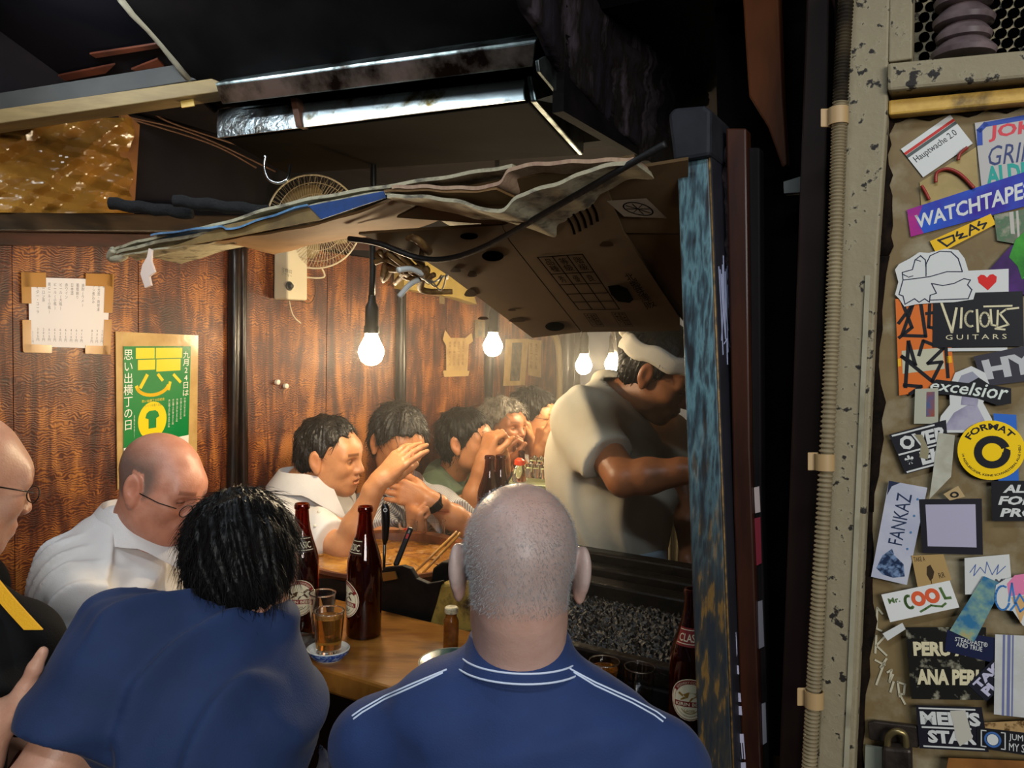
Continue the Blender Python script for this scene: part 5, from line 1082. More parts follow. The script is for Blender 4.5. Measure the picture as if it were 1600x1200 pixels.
p1.finish(SKB, BLACKC, hd, lambda P: hd.tint(P, brow=(.35, .25, .2)), wr=.005, shirt_h=.006)
bv = p1.bvh()
q0, q1 = W(-45, 868, 1.20), W(52, 984, 1.11)
mb().sheet([[mixp(q0, q1, s)+RT*o_+UP*.0+V((0, -.004*math.sin(s*3), 0)) for s in np.linspace(0, 1, 10)] for o_ in (-.013, .013)], V((0, .003, 0))).build('strap', M('yellow_webbing', '#e0a312', .6, bump=.3, scale=300), p1.root, smooth=40, label='bright yellow bag strap')
g1 = spectacles(hd, BLKP, None, z=.0, x0=.1); tag(g1, 'black spectacles on the shaven head at picture edge', 'spectacles')
mb().box(W(56, 1072, 1.09), .035, .008, .06, ax=RT, az=(UP+RT*.5)).build('blue_phone', M('blue_case', '#1d3fae', .4), label='bright blue phone case held by the man in black', cat='phone', bevel=.003)
p1.seated(TROU)

# ---- talking man in white with a raised hand
hd = Head(W(517, 713, 2.24), 62, 6, 3, .89); N = W(472, 770, 2.25); fw = facing(N, 62)[0]
p5 = person_at('talking man in white shirt with one open hand raised', N, fw, .0, .19)
hd.build(p5.skin, jaw=1.0, open_mouth=.0025); p5.neck(hd, .054)
p5.shirt.cone(W(458, 790, 2.24), W(438, 826, 2.18), .048, .055, .05); p5.sh[-1] = W(440, 812, 2.18)
p5.arm(-1, W(538, 858, 2.06), W(590, 757, 2.06), .80, loose=.022); p5.arm(1, W(545, 860, 2.28), W(500, 828, 2.14), 1.5, loose=.018)
hand(p5.skin, W(592, 752, 2.06), V((.66, .1, .72)), V((.5, .75, -.4)), 1, (8, 12, 16, 20), spread=1.6, thumb=(.85, -.1, .6), sc=.95); hand(p5.skin, W(478, 820, 2.13), V((.95, .1, -.15)), V((-.2, .9, 0)), 1, (8, 8, 8, 10), sc=.95)
p5.finish(SKC, WHITE, hd, skin_h=.003, tint=lambda P: hd.tint(P, beard=.12), wr=.009, freq=44, shirt_h=.0055)
collar(p5, WHITE, .07, .042, .085, open_=.9)
for k in range(3):
    q = p5.on_shirt([(498-6*k, 800+22*k)], .001)
    if q: mb().ball(q[0], .005, 8, 6).build('button', M('pearl', '#d8d2c4', .3), p5.shirt_obj, smooth=True)
me = hair_cap(hd, .008, (.058, .086), (.014, .0), -.068, noise=.004, seed=5); link('hair', me, HG, p5.root, smooth=True); strands(me, hd, 2200, .02, HG, p5.root, 5, r=.00045, droop=.2, lift=.002); strands(me, hd, 320, 0.022, HG, p5.root, 45, r=.0018, droop=.3, lift=.003, name='hair_locks'); p5.seated(TROU, knee=.08)

# ---- man in striped shirt with a wristwatch
STR = bpy.data.materials.new('pinstripe_cotton'); STR.use_nodes = True; nt = STR.node_tree; tc = nt.nodes.new('ShaderNodeTexCoord'); mp = nt.nodes.new('ShaderNodeMapping'); mp.inputs['Rotation'].default_value = (0, 0, math.radians(20)); wv = nt.nodes.new('ShaderNodeTexWave'); wv.inputs['Scale'].default_value = 62; wv.inputs['Distortion'].default_value = .8; wv.inputs['Detail Scale'].default_value = .1
rp = nt.nodes.new('ShaderNodeValToRGB'); rp.color_ramp.elements[0].color = lin('#7c8290'); rp.color_ramp.elements[1].color = lin('#c9c6c0'); rp.color_ramp.elements[0].position = .35; rp.color_ramp.elements[1].position = .6
nt.links.new(tc.outputs['Object'], mp.inputs[0]); nt.links.new(mp.outputs[0], wv.inputs[0]); nt.links.new(wv.outputs['Fac'], rp.inputs[0]); nt.links.new(rp.outputs[0], nt.nodes['Principled BSDF'].inputs['Base Color']); nt.nodes['Principled BSDF'].inputs['Roughness'].default_value = .8
hd = Head(W(622, 692, 2.52), 28, 20, -2, .93); N = W(620, 768, 2.58); fw = facing(N, 40)[0]
p6 = person_at('man in striped shirt and wristwatch with his hand before his face', N, fw, .05, .19)
hd.build(p6.skin); p6.neck(hd, .054)
p6.sh[-1] = W(575, 800, 2.5)
p6.arm(-1, W(598, 848, 2.42), W(640, 838, 2.28), .7, loose=.02); p6.shirt.cone(W(655, 775, 2.56), W(690, 795, 2.5), .05, .058, .05); p6.sh[1] = W(684, 790, 2.5)
p6.arm(1, W(728, 822, 2.36), W(672, 782, 2.30), .68, loose=.02)
hand(p6.skin, W(672, 781, 2.30), V((-.95, -.05, .25)), V((-.2, .95, -.2)), 1, (10, 12, 16, 22), spread=1.2, thumb=(.8, .5, .3)); hand(p6.skin, W(652, 842, 2.28), V((-.1, -.15, .95)), V((.75, .6, 0)), -1, (80, 82, 84, 86), thumb=(.95, .35, 0), tcurl=0)
p6.finish(SKA, STR, hd, skin_h=.003, tint=lambda P: hd.tint(P, closed=True), wr=.007, freq=44)
collar(p6, STR, .064, .04, .075, open_=.8)
me = hair_cap(hd, .012, (.08, .07), (.016, .0), -.07, noise=.006, seed=6); link('hair', me, HG, p6.root, smooth=True); strands(me, hd, 2600, .026, HG, p6.root, 6, r=.0005, droop=.1, lift=.004); strands(me, hd, 320, 0.029, HG, p6.root, 46, r=.0018, droop=.3, lift=.003, name='hair_locks'); p6.seated(TROU)
wc = W(679, 786, 2.30); wd_ = (W(728, 842, 2.36)-W(672, 782, 2.30)).normalized(); wt = empty('wristwatch', wc, 'black wristwatch on the striped-shirt man', 'watch'); x_, y_ = perp(wd_)
mb().lathe([(.030, -.011), (.0315, -.011), (.0315, .011), (.030, .011)], 24, wc, az=wd_, caps=False).build('band', BLKP, wt, smooth=40)
fd = (CAM-wc); fd = (fd-wd_*fd.dot(wd_)).normalized(); mb().box(wc+fd*.031, .026, .022, .007, ax=wd_, az=fd).build('case', M('watch_glass', '#101114', .1), wt, bevel=.003)

# ---- drinking man in sage green
hd = Head(W(729, 690, 2.75), 66, -2, 2, .90); N = W(699, 755, 2.82); fw = facing(N, 65)[0]
p7 = person_at('man in a sage green shirt drinking from a small cup', N, fw, .05, .18)
hd.build(p7.skin); p7.neck(hd, .052); p7.shirt.cone(W(690, 745, 2.78), W(676, 775, 2.68), .05, .055, .05); p7.sh[-1] = W(678, 768, 2.69)
p7.arm(-1, W(734, 800, 2.58), W(755, 722, 2.58), .72, loose=.02); p7.arm(1, W(770, 778, 2.8), W(785, 712, 2.72), .75, loose=.02)
hand(p7.skin, W(755, 721, 2.58), V((.28, .1, .95)), V((.8, .6, -.1)), 1, (62, 64, 66, 68), thumb=(.8, .3, .5), sc=1.0); hand(p7.skin, W(785, 722, 2.72), V((-.2, -.1, .9)), V((-.6, -.5, 0)), -1, (60, 62, 64, 66), sc=1.0)
p7.finish(SKA, GREEN, hd, skin_h=.003, tint=lambda P: hd.tint(P), wr=.008, freq=44, neckcut=.075)
me = hair_cap(hd, .010, (.082, .068), (.016, -.012), -.072, noise=.005, seed=7); link('hair', me, HB, p7.root, smooth=True); strands(me, hd, 2200, .026, HB, p7.root, 7, r=.0005, droop=.5, lift=.002); strands(me, hd, 320, 0.029, HB, p7.root, 47, r=.0018, droop=.3, lift=.003, name='hair_locks'); p7.seated(TROU)
glass(W(768, 704, 2.62), .05, .018, .015, 'small cup at the lips of the green-shirted man', level=.5, col=CLR, grp='cups held by customers')

# ---- grey-haired man
hd = Head(W(787, 669, 3.02), 48, -4, -3, .88); N = W(782, 738, 3.08); fw = facing(N, 60)[0]
p8 = person_at('grey-haired older man looking up beside the green-shirted drinker', N, fw, .05, .18)
hd.build(p8.skin); p8.neck(hd, .05); p8.arm(-1, W(760, 772, 2.9), W(790, 725, 2.86), .7); p8.arm(1, W(830, 768, 3.05), W(815, 730, 2.95), .7)
hand(p8.skin, W(788, 728, 2.86), V((.1, -.1, .95)), V((.8, .3, 0)), 1, (60, 62, 64, 66)); hand(p8.skin, W(815, 730, 2.95), V((-.3, 0, .9)), V((-.7, -.3, 0)), -1, (60, 60, 60, 60))
p8.finish(SKD, cloth('grey_shirt', '#3a3f44', '#32363b'), hd, skin_h=.003, tint=lambda P: hd.tint(P, brow=(.4, .36, .33), beard=.15), wr=.004)
me = hair_cap(hd, .014, (.078, .07), (.012, .0), -.07, noise=.006, seed=8); link('hair', me, HW, p8.root, smooth=True); strands(me, hd, 2200, .03, HW, p8.root, 8, r=.0005, droop=.2, lift=.003); strands(me, hd, 320, 0.033, HW, p8.root, 48, r=.0018, droop=.3, lift=.003, name='hair_locks'); p8.seated(TROU)

# ---- man with glasses at the far end
hd = Head(W(834, 652, 3.22), 72, 4, 0, .90); N = W(818, 712, 3.3); fw = facing(N, 65)[0]
p9 = person_at('man in white shirt and spectacles at the far end, fingers raised', N, fw, .05, .18)
hd.build(p9.skin); p9.neck(hd, .05); p9.arm(-1, W(833, 756, 3.1), W(843, 705, 3.0), .7, loose=.02); p9.arm(1, W(860, 750, 3.3), W(835, 715, 3.15), .7)
hand(p9.skin, W(842, 707, 3.0), V((.12, 0, .97)), V((.8, .4, 0)), 1, (14, 60, 64, 66), thumb=(.9, .25, .1), tcurl=5); hand(p9.skin, W(830, 695, 3.12), V((-.3, 0, .9)), V((-.7, -.3, 0)), -1, (50, 50, 50, 50))
p9.finish(SKC, WHITE, hd, skin_h=.003, tint=lambda P: hd.tint(P), wr=.004)
me = hair_cap(hd, .013, (.08, .075), (.014, .0), -.068, noise=.006, seed=9); link('hair', me, HB, p9.root, smooth=True); strands(me, hd, 1800, .02, HB, p9.root, 9, r=.0005, droop=-.3, lift=.006); strands(me, hd, 320, 0.022, HB, p9.root, 49, r=.0018, droop=.3, lift=.003, name='hair_locks'); p9.seated(TROU)
g9 = spectacles(hd, BLKP, None, z=.002); tag(g9, 'dark spectacles on the man at the far end', 'spectacles')

# ---- the cook
hd = Head(W(1032, 583, 2.10), 72, 34, 4, 1.0); N = W(962, 636, 2.16); fw = facing(N, 70)[0]; H = W(955, 905, 2.2)
p10 = Person('cook in cream T-shirt with a twisted white headband at the grill', V((H.x, H.y, 0))); p10.torso(N, H, fw, .2, depth=1.1, belly=1.1)
hd.build(p10.skin, jaw=1.1, cheek=1.05); p10.neck(hd, .06)
S = p10.shirt; S.ell(W(930, 720, 2.16), (.14, .13, .17), None, .08); S.ell(W(960, 790, 2.16), (.15, .13, .15), None, .08); S.cone(W(950, 625, 2.14), W(905, 655, 2.05), .06, .075, .06)
p10.sh[-1] = W(908, 655, 2.04); p10.arm(-1, W(975, 748, 1.86), W(1085, 735, 1.80), .68, r=1.12, loose=.02); p10.sh[1] = W(1045, 680, 2.25); p10.arm(1, W(1075, 775, 2.2), W(1080, 890, 2.05), .75, r=1.05, loose=.024)
hand(p10.skin, W(1085, 735, 1.80), V((.95, -.2, -.1)), V((0, .4, -.9)), -1, (45, 48, 50, 52)); hand(p10.skin, W(1080, 890, 2.05), V((.3, -.2, -.9)), V((-.5, .2, 0)), 1, (45, 48, 50, 52))
p10.finish(SKD, CREAMC, hd, skin_h=.003, tint=lambda P: hd.tint(P, closed=True, beard=.2), wr=.010, freq=34, neckcut=.078, hem=(W(955, 858, 2.16), V((0, 0, -1))))
me = hair_cap(hd, .010, (.07, .085), (.012, .002), -.06, noise=.003, seed=10); link('hair', me, HB, p10.root, smooth=True); strands(me, hd, 500, .02, HB, p10.root, 10, r=.0006, droop=.1, lift=.002); strands(me, hd, 320, 0.022, HB, p10.root, 50, r=.0018, droop=.3, lift=.003, name='hair_locks')
R = []
for i in range(49):
    a = 6.28318*i/48; x_, y_ = -.014+.113*math.cos(a), .092*math.sin(a); zc = .05+.028*math.cos(a)
    R.append([hd.p(x_+dx*math.cos(a)+.004*math.sin(a*9), y_+dx*math.sin(a), zc+dz+.004*math.sin(a*7)) for dx, dz in ((-.006, -.024), (.004, -.024), (.008, -.012), (.007, .0), (.008, .012), (.004, .024), (-.006, .024))])
hb_ = mb().sheet(R, V((0, 0, .0008))).build('headband', cloth('towel_white', '#d9d4c8', '#cdc7b8'), smooth=True); tag(hb_, 'twisted white towel headband worn by the cook', 'headband')
for a, b in (((-.11, .02, .05), (-.15, .03, .09)), ((-.11, .0, .05), (-.155, -.01, .03))): mb().tube(catmull([hd.p(*a), hd.p((a[0]+b[0])/2, a[1], b[2]), hd.p(*b)], 5), [.013, .014, .013, .012, .013, .012, .012, .012, .01, .009, .006], 8).build('knot', cloth('towel_white', '#d9d4c8'), hb_, smooth=True)
v = Vol(); v.cone(W(955, 860, 2.17), W(955, 960, 2.2), .155, .16, .05)
for q in (-1, 1): v.cone(W(955, 960, 2.2)+p10.lf*q*.09, V((H.x, H.y, .1))+p10.lf*q*.1, .09, .06, .05); v.cone(V((H.x, H.y, .04))+p10.lf*q*.1-p10.fw*.05, V((H.x, H.y, .04))+p10.lf*q*.1+p10.fw*.13, .045, .035, .03)
v.chop(W(955, 845, 2.17), V((0, 0, 1)), .4); v.func(folds(77, .003, 20)); link('trousers', v.mesh(.01, 'trousers'), cloth('pale_blue_cotton', '#9fb4c0', '#8fa4b2'), p10.root, smooth=True)
# cream apron cloth hanging behind him
g = []
for i in range(8): g.append([W(1040+30*j/9, 700+200*i/7, 2.55)+V((0, .012*math.sin(j*1.7+i*.3), 0)) for j in range(10)])
tag(mb().sheet(g, V((0, .003, 0))).build('hanging_cloth', cloth('cream_cloth', '#b8a888', '#a5946f'), smooth=True), 'cream cloth hanging behind the cook beside the post', 'cloth')
STOOL_L = ['under the bald man in blue', 'under the person in navy', 'under the balding man in white', 'under the person in black', 'under the talking man in white', 'under the striped-shirt man', 'under the green-shirted drinker', 'under the grey-haired man', 'under the man at the far end']
for p_, l_ in zip((p4, p3, p2, p1, p5, p6, p7, p8, p9), STOOL_L): p_.stool['label'] = 'round stool with dark red vinyl seat '+l_
# ------------------------------------------------------------------ post, boards, conduit and the stickered door
def fslab(pts, t, th, name, mat, parent=None, **k): return mb().slab([ht(x, y, t) for x, y in pts], DU*th).build(name, mat, parent, **k)
fslab([(1112, -160), (1460, -160), (1460, 1340), (1150, 1340)], .20, .05, 'wall_front', M('black_gap', '#040303', .95, c2='#0a0807', scale=10, bump=.8, spec=.05), kind='structure')  # near-black board filling the gap beside the post
PAINT = M('flaking_blue_paint', '#2e5560', .55, c2='#1b2126', c3='#4a7884', scale=14, stretch=(1.5, 1.5, .45), lo=.38, hi=.60, bump=.35)
# the post: blue paint above, worn ochre below
pm = bpy.data.materials.new('worn_post_paint'); pm.use_nodes = True; nt = pm.node_tree; L = nt.links; nd = nt.nodes; bs = nd['Principled BSDF']; bs.inputs['Roughness'].default_value = .5
tc = nd.new('ShaderNodeTexCoord'); mp = nd.new('ShaderNodeMapping'); mp.inputs['Scale'].default_value = (3, 3, .55); L.new(tc.outputs['Object'], mp.inputs[0])
def noise_(sc, det=6):
    n = nd.new('ShaderNodeTexNoise'); n.inputs['Scale'].default_value = sc; n.inputs['Detail'].default_value = det; L.new(mp.outputs[0], n.inputs[0]); return n
def ramp_(src, els):
    r = nd.new('ShaderNodeValToRGB'); e = r.color_ramp.elements; e[0].position, e[0].color = els[0][0], lin(els[0][1]); e[1].position, e[1].color = els[-1][0], lin(els[-1][1])
    for p_, c_ in els[1:-1]: q = e.new(p_); q.color = lin(c_)
    L.new(src, r.inputs[0]); return r
n1 = noise_(30, 9); n2 = noise_(34, 9); up_ = ramp_(n1.outputs[0], [(.36, '#1a1e22'), (.46, '#324952'), (.56, '#55777f'), (.66, '#2a373d')]); dn = ramp_(n2.outputs[0], [(.40, '#1f2429'), (.54, '#322f29'), (.62, '#6e5226'), (.72, '#4a3a20')])
sep = nd.new('ShaderNodeSeparateXYZ'); L.new(tc.outputs['Object'], sep.inputs[0]); mr = nd.new('ShaderNodeMapRange'); mr.inputs[1].default_value = 1.42; mr.inputs[2].default_value = 1.12; L.new(sep.outputs['Z'], mr.inputs[0])
mx = nd.new('ShaderNodeMixRGB'); L.new(mr.outputs[0], mx.inputs[0]); L.new(up_.outputs[0], mx.inputs[1]); L.new(dn.outputs[0], mx.inputs[2]); L.new(mx.outputs[0], bs.inputs['Base Color'])
bp = nd.new('ShaderNodeBump'); bp.inputs['Strength'].default_value = .4; bp.inputs['Distance'].default_value = .002; L.new(n1.outputs[0], bp.inputs['Height']); L.new(bp.outputs[0], bs.inputs['Normal'])
post = empty('corner_post', ht(1095, 1250, .06), 'worn blue-painted wooden post with a dark cap at the shop corner', 'post')
fslab([(1057, 236), (1107, 240), (1150, 1330), (1096, 1330)], .06, .078, 'shaft', pm, post, bevel=.003)
fslab([(1043, 178), (1052, 168), (1100, 164), (1111, 172), (1110, 243), (1052, 253)], .045, .11, 'cap', M('rubber_cap', '#16171c', .7, c2='#202127', scale=20, bump=.4, spec=.3), post, bevel=.006)
# dark inner side of the post, with white marker scribbles and a worn edge bead
Et, Eb = ht(1107, 240, .06), ht(1150, 1330, .06)
def side(u, v, off=.002): return mixp(Et, Eb, v)+DU*(.078*u)+DV*off
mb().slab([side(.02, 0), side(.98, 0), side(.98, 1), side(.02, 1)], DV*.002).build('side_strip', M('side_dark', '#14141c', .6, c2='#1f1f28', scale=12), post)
mb().tube([side(0, 0, .001), side(0, .5, .001), side(0, 1, .001)], .0016, 6).build('edge_bead', M('worn_edge', '#8a6a3a', .5, c2='#3a3224', scale=60), post, smooth=True)
m = mb(); rr = random.Random(5)
for k in range(8):
    u0 = .2+.09*k; v0 = .15+rr.uniform(-.01, .02); m.tube([side(u0, v0, .0045), side(u0+rr.uniform(-.1, .1), v0+.06, .0045), side(u0+rr.uniform(-.1, .1), v0+rr.uniform(.08, .13), .0045)], .0008, 4)
m.build('white_scribble', M('white_marker', '#9aa0bd', .6), post)
m = mb(); m.tube([side(.35, .27, .0045), side(.6, .262, .0045), side(.8, .275, .0045)], .001, 4); m.tube([side(.58, .262, .0045), side(.55, .3, .0045)], .001, 4); m.build('white_scribble', M('white_marker'), post)
# boards right of the post
BRD = M('red_brown_board', '#43200f', .5, spec=.3, c2='#29120a', scale=5, stretch=(3, 3, .6), bump=.25, coat=.1); BRK = M('purple_black_board', '#0e0b0c', .7, spec=.15, c2='#161112', scale=6, stretch=(3, 3, .6), bump=.4)
def board(pts, t, th, mat, label, name='board'): return tag(fslab(pts, t, th, name, mat, bevel=.003), label, 'board', 'upright boards beside the post')
b1_ = board([(1134, 200), (1166, 200), (1172, 700), (1194, 1330), (1164, 1330), (1146, 800)], .10, .03, BRD, 'red-brown upright board directly beside the blue post')
b2_ = board([(1168, 230), (1187, 230), (1190, 800), (1206, 1330), (1196, 1330), (1174, 700)], .115, .03, BRK, 'narrow purple-black board with small stickers behind the red-brown one')
fslab([(1140, 950), (1146, 952), (1168, 1330), (1160, 1330)], .094, .002, 'dark_strip', BLK, b1_)
f = Frame(*[ht(x, y, .0925) for x, y in ((1141, 985), (1151, 988), (1171, 1260), (1160, 1262))]); m = mb(); f.text(m, 'RULER', 0, 0, 1, 1, 0, bold=.03)
vv, ff = text2d('RULER!', bold=.03); m = mb(); m.add([f.at(.1+.85*y, 1-x, .0005) for x, y in vv], [q[::-1] for q in ff]); m.build('lettering', M('violet_white', '#b9b6cc', .5), b1_)
for q, c in ((((1178, 762), (1186, 760), (1188, 800), (1180, 802)), '#b8a8a4'), (((1179, 810), (1188, 808), (1190, 880), (1182, 884)), '#7a2230'), (((1184, 940), (1191, 938), (1194, 1010), (1186, 1014)), '#77757c'), (((1190, 1100), (1196, 1098), (1198, 1160), (1192, 1164)), '#8a8890')):
    fslab(q, .112, .002, 'small_sticker', M('side_sticker_'+c[1:], c, .5), b2_)
board([(1248, 330), (1262, -60), (1297, -60), (1287, 500), (1264, 1330), (1212, 1330), (1232, 800)], .07, .05, M('dark_brown_board', '#2a1a16', .6, spec=.2, c2='#1e120f', scale=4, stretch=(3, 3, .5), bump=.2), 'dark brown upright board beside the ribbed conduit')
board([(1156, -60), (1214, -60), (1222, 150), (1229, 258), (1222, 262), (1200, 200), (1170, 150)], .13, .03, M('orange_brown_board', '#5a3014', .7, spec=.2, c2='#33190a', scale=4, stretch=(3, 3, .6), bump=.3), 'orange-brown plank hanging above the dark gap')
o = fslab([(1224, 284), (1250, 276), (1252, 300), (1225, 302)], .12, .02, 'grey_scrap', M('grey_plaster', '#5a5c58', .8)); tag(o, 'small grey plaster scrap caught in the dark gap', 'scrap')
# fluffy grease dust hanging off the post and gap
rows = []
for i in range(30):
    y = 190+i*13; row = []
    for j in range(14):
        x = 1098+j*(2.2+min(i, 12)*.33)+(3 if i > 5 else 0); row.append(ht(x, y, .135)+DU*(-.02*random.random())+V((0, 0, .004*random.random())))
    rows.append(row)
o = mb().sheet(rows, DU*.02).build('grease_fluff', M('grease_dust', '#2e2526', .98, spec=.05, c2='#463a3a', scale=50, bump=1, bscale=130), smooth=True, kind='stuff'); tag(o, 'clotted grease dust clinging behind the post cap', 'dust')
# ribbed conduit with saddle clips
cdt = empty('ribbed_conduit', ht(1268, 1200, -.02), 'ribbed beige flexible conduit clipped up the door frame', 'conduit')
cp = [ht(x, y, -.018) for x, y in ((1326, -60), (1318, 60), (1312, 180), (1308, 300), (1303, 450), (1297, 600), (1288, 780), (1278, 950), (1270, 1100), (1262, 1240), (1256, 1340))]
cpath = catmull(cp, 96); rad = [.0086+.0015*(1 if i % 4 < 2 else -1)*(.7 if i % 2 else 1) for i in range(len(cpath))]; cut_ = 175
mb().tube(cpath[cut_:], rad[cut_:], 14).build('tube', M('conduit_beige', '#84775a', .65, c2='#6a5d44', scale=6, bump=.2), cdt, smooth=True)
mb().tube(cpath[:cut_+1], rad[:cut_+1], 14).build('blackened_tube', M('conduit_soot', '#14100c', .7, c2='#3a3020', scale=20, spec=.2), cdt, smooth=True)
for x, y in ((1310, 182), (1272, 1092), (1289, 722)):
    c_ = ht(x, y, -.018); mb().lathe([(.0112, -.011), (.0125, -.011), (.0125, .011), (.0112, .011)], 18, c_, az=UP, caps=False).build('clip', M('clip_tan', '#a3865c', .5), cdt, smooth=40)
    mb().box(c_-RT*.017-DU*-.008, .014, .004, .024, ax=RT, ay=DU, az=UP).build('clip', M('clip_tan'), cdt, bevel=.001)
# ---- metal-clad frame and door
BEIGE = M('stained_beige_metal', '#8f8872', .6, c2='#6f6852', c3='#9a937c', scale=7, bump=.25, bscale=30); GRIME = M('cracked_beige', '#857a60', .7, c2='#1a140f', c3='#8c8268', scale=48, detail=12, lo=.54, hi=.62, bump=.5)
fr = empty('door_frame', ht(1310, 1250, 0), 'wide stained beige metal door frame beside the conduit', 'frame')
fslab([(1330, -60), (1392, -60), (1386, 180), (1371, 400), (1353, 800), (1335, 1200), (1329, 1330), (1268, 1330), (1276, 1200), (1295, 800), (1313, 400), (1322, 180)], 0, .06, 'jamb', GRIME, fr, bevel=.003)
fslab([(1352, 430), (1360, 430), (1326, 1200), (1318, 1200)], -.003, .003, 'bead', BEIGE, fr)
fslab([(1386, 98), (1700, 68), (1700, 112), (1386, 142)], -.012, .05, 'crossbar', GRIME, fr, bevel=.004)
fslab([(1388, 156), (1700, 126), (1700, 150), (1388, 180)], .01, .03, 'yellow_bar', M('yellowed_enamel', '#b08a3c', .5, c2='#3a2a16', c3='#c79f4a', scale=24, detail=7, lo=.3, hi=.72, bump=.3), fr, bevel=.003)
fslab([(1390, -60), (1427, -60), (1425, 92), (1388, 97)], .0, .04, 'stile', GRIME, fr, bevel=.002)
pp = empty('perforated_panel', ht(1520, 60, .05), 'grimy perforated metal panel above the door', 'panel')
fslab([(1424, -60), (1720, -60), (1720, 90), (1424, 100)], .05, .01, 'sheet', GRIME, pp)
HOLE = M('hole_black')
hm = mb().lathe([(.0001, 0), (.0065, 0), (.0065, .0012), (.0001, .0012)], 12, (0, 0, 0), az=DU).mesh('hole')
for i in range(8):
    for j in range(13):
        x, y = 1434+j*20+(10 if i % 2 else 0), -20+i*15.5-j*.9
        o = bpy.data.objects.new('hole', hm); COL.objects.link(o); o.parent = pp; o.matrix_parent_inverse = Matrix.Translation(-pp.location); o.location = ht(x, y, .0485)
hm.materials.append(HOLE)
ins = empty('ceramic_insulator', ht(1503, 82, .02), 'stack of grey ceramic insulator discs standing on the crossbar', 'insulator')
for k, (y, w) in enumerate(((74, 44), (48, 38), (24, 42), (-6, 40))):
    c_ = ht(1506, y, .02); ri = w*.0008*1.05; mb().lathe([(ri*.6, -.014), (ri*.95, -.012), (ri, -.006), (ri*.8, .002), (ri*.55, .01), (ri*.6, .014)], 26, c_).build('disc', M('ceramic_mauve', '#7d6c6c', .3, c2='#4f4244', scale=16, coat=.4), ins, smooth=50)
fslab([(1722, -160), (3200, -420), (3200, 2200), (1722, 1340)], .05, .05, 'wall_alley', M('alley_plaster', '#4a463e', .8, c2='#38342e', scale=4, bump=.3), kind='structure')
door = fslab([(1345, 176), (1720, 140), (1720, 1340), (1325, 1340)], .035, .03, 'door_1', M('stained_door', '#7d6c48', .6, c2='#968c72', c3='#6f5c3a', scale=7, detail=9, lo=.36, hi=.66, bump=.25), kind='structure')
gl_ = [(1384, 178), (1371, 400), (1353, 800), (1335, 1200), (1329, 1330)]; rg = random.Random(8)
TARG = M('tar_grime', '#0a0705', .85, c2='#1d130c', scale=40, bump=.9, spec=.1)
for k in range(4):
    (x0, y0), (x1, y1) = gl_[k], gl_[k+1]; n_ = 14; R = []
    for i in range(n_+1):
        s_ = i/n_; x, y = x0+(x1-x0)*s_, y0+(y1-y0)*s_; w_ = 19+6*math.sin(y*.021)+rg.uniform(-3, 5); R.append([ht(x-4+w_*q, y, .0325-.004*math.sin(3.1*q)) for q in (0, .25, .5, .75, 1)])
    mb().sheet(R, DU*.002).build('grime_edge', TARG, door, smooth=True)
R = [[ht(1384+i*12, 182-i*1.15+(7+3*math.sin(i*1.3)+rg.uniform(0, 3))*q, .031) for q in (0, .5, 1)] for i in range(24)]
mb().sheet(R, DU*.002).build('grime_edge', TARG, door, smooth=True)
# ---- stickers
LAY = [0.0]
def P(name, c, rough=.45, **k): return M('sticker_'+name, c, rough, **k)
KW, KK = P('white', '#c9cac6'), P('black', '#15151a'); CRM = P('cream', '#d0c6a2')
def stick(label, q, mat, *draws, poly=None, name='sticker'):
    LAY[0] += .00022; off = .0335-LAY[0]*1.0; f = Frame(*[ht(x, y, off) for x, y in q]); r = empty(name, f.at(.5, .5), label, 'sticker', 'stickers on the metal door')
    m = mb(); f.poly(m, poly, 0, .0002) if poly else f.rect(m, 0, 0, 1, 1, 0, .0002); m.build('sheet', mat, r)
    LAY[0] += .0002
    for nm, mt, fn in draws: m = mb(); fn(f, m); LAY[0] += .0; m.build(nm, mt, r)
    return f
T = lambda body, x0, y0, x1, y1, **k: (lambda f, m: f.text(m, body, x0, y0, x1, y1, .0004, **k))
def many(*fs): return lambda f, m: [g(f, m) for g in fs]
def RCT(x0, y0, x1, y1, off=.0003): return lambda f, m: f.rect(m, x0, y0, x1, y1, off, .0001)
def PLY(pts, off=.0003): return lambda f, m: f.poly(m, pts, off, .0001)
def LIN(pts, w=.0012, off=.0004): return lambda f, m: f.line(m, pts, w, off, .0001)
def arc(cx, cy, rx, ry, a0, a1, n=14): return [(cx+rx*math.cos(math.radians(a0+(a1-a0)*i/n)), cy+ry*math.sin(math.radians(a0+(a1-a0)*i/n))) for i in range(n+1)]
def arctext(body, cx, cy, rx, ry, a0, a1, h, off=.0004, **k):
    def g(f, m):
        vv, ff = text2d(body, **k); A0, A1 = math.radians(a0), math.radians(a1); s = 1 if a0 > a1 else -1
        m.add([f.at(cx+(rx+s*h*(y-.5))*math.cos(A0+(A1-A0)*x), cy+(ry+s*h*(y-.5)*ry/rx)*math.sin(A0+(A1-A0)*x), off) for x, y in vv], ff)
    return g
RED = P('red', '#b8281f'); GRY = P('grey', '#77767c')
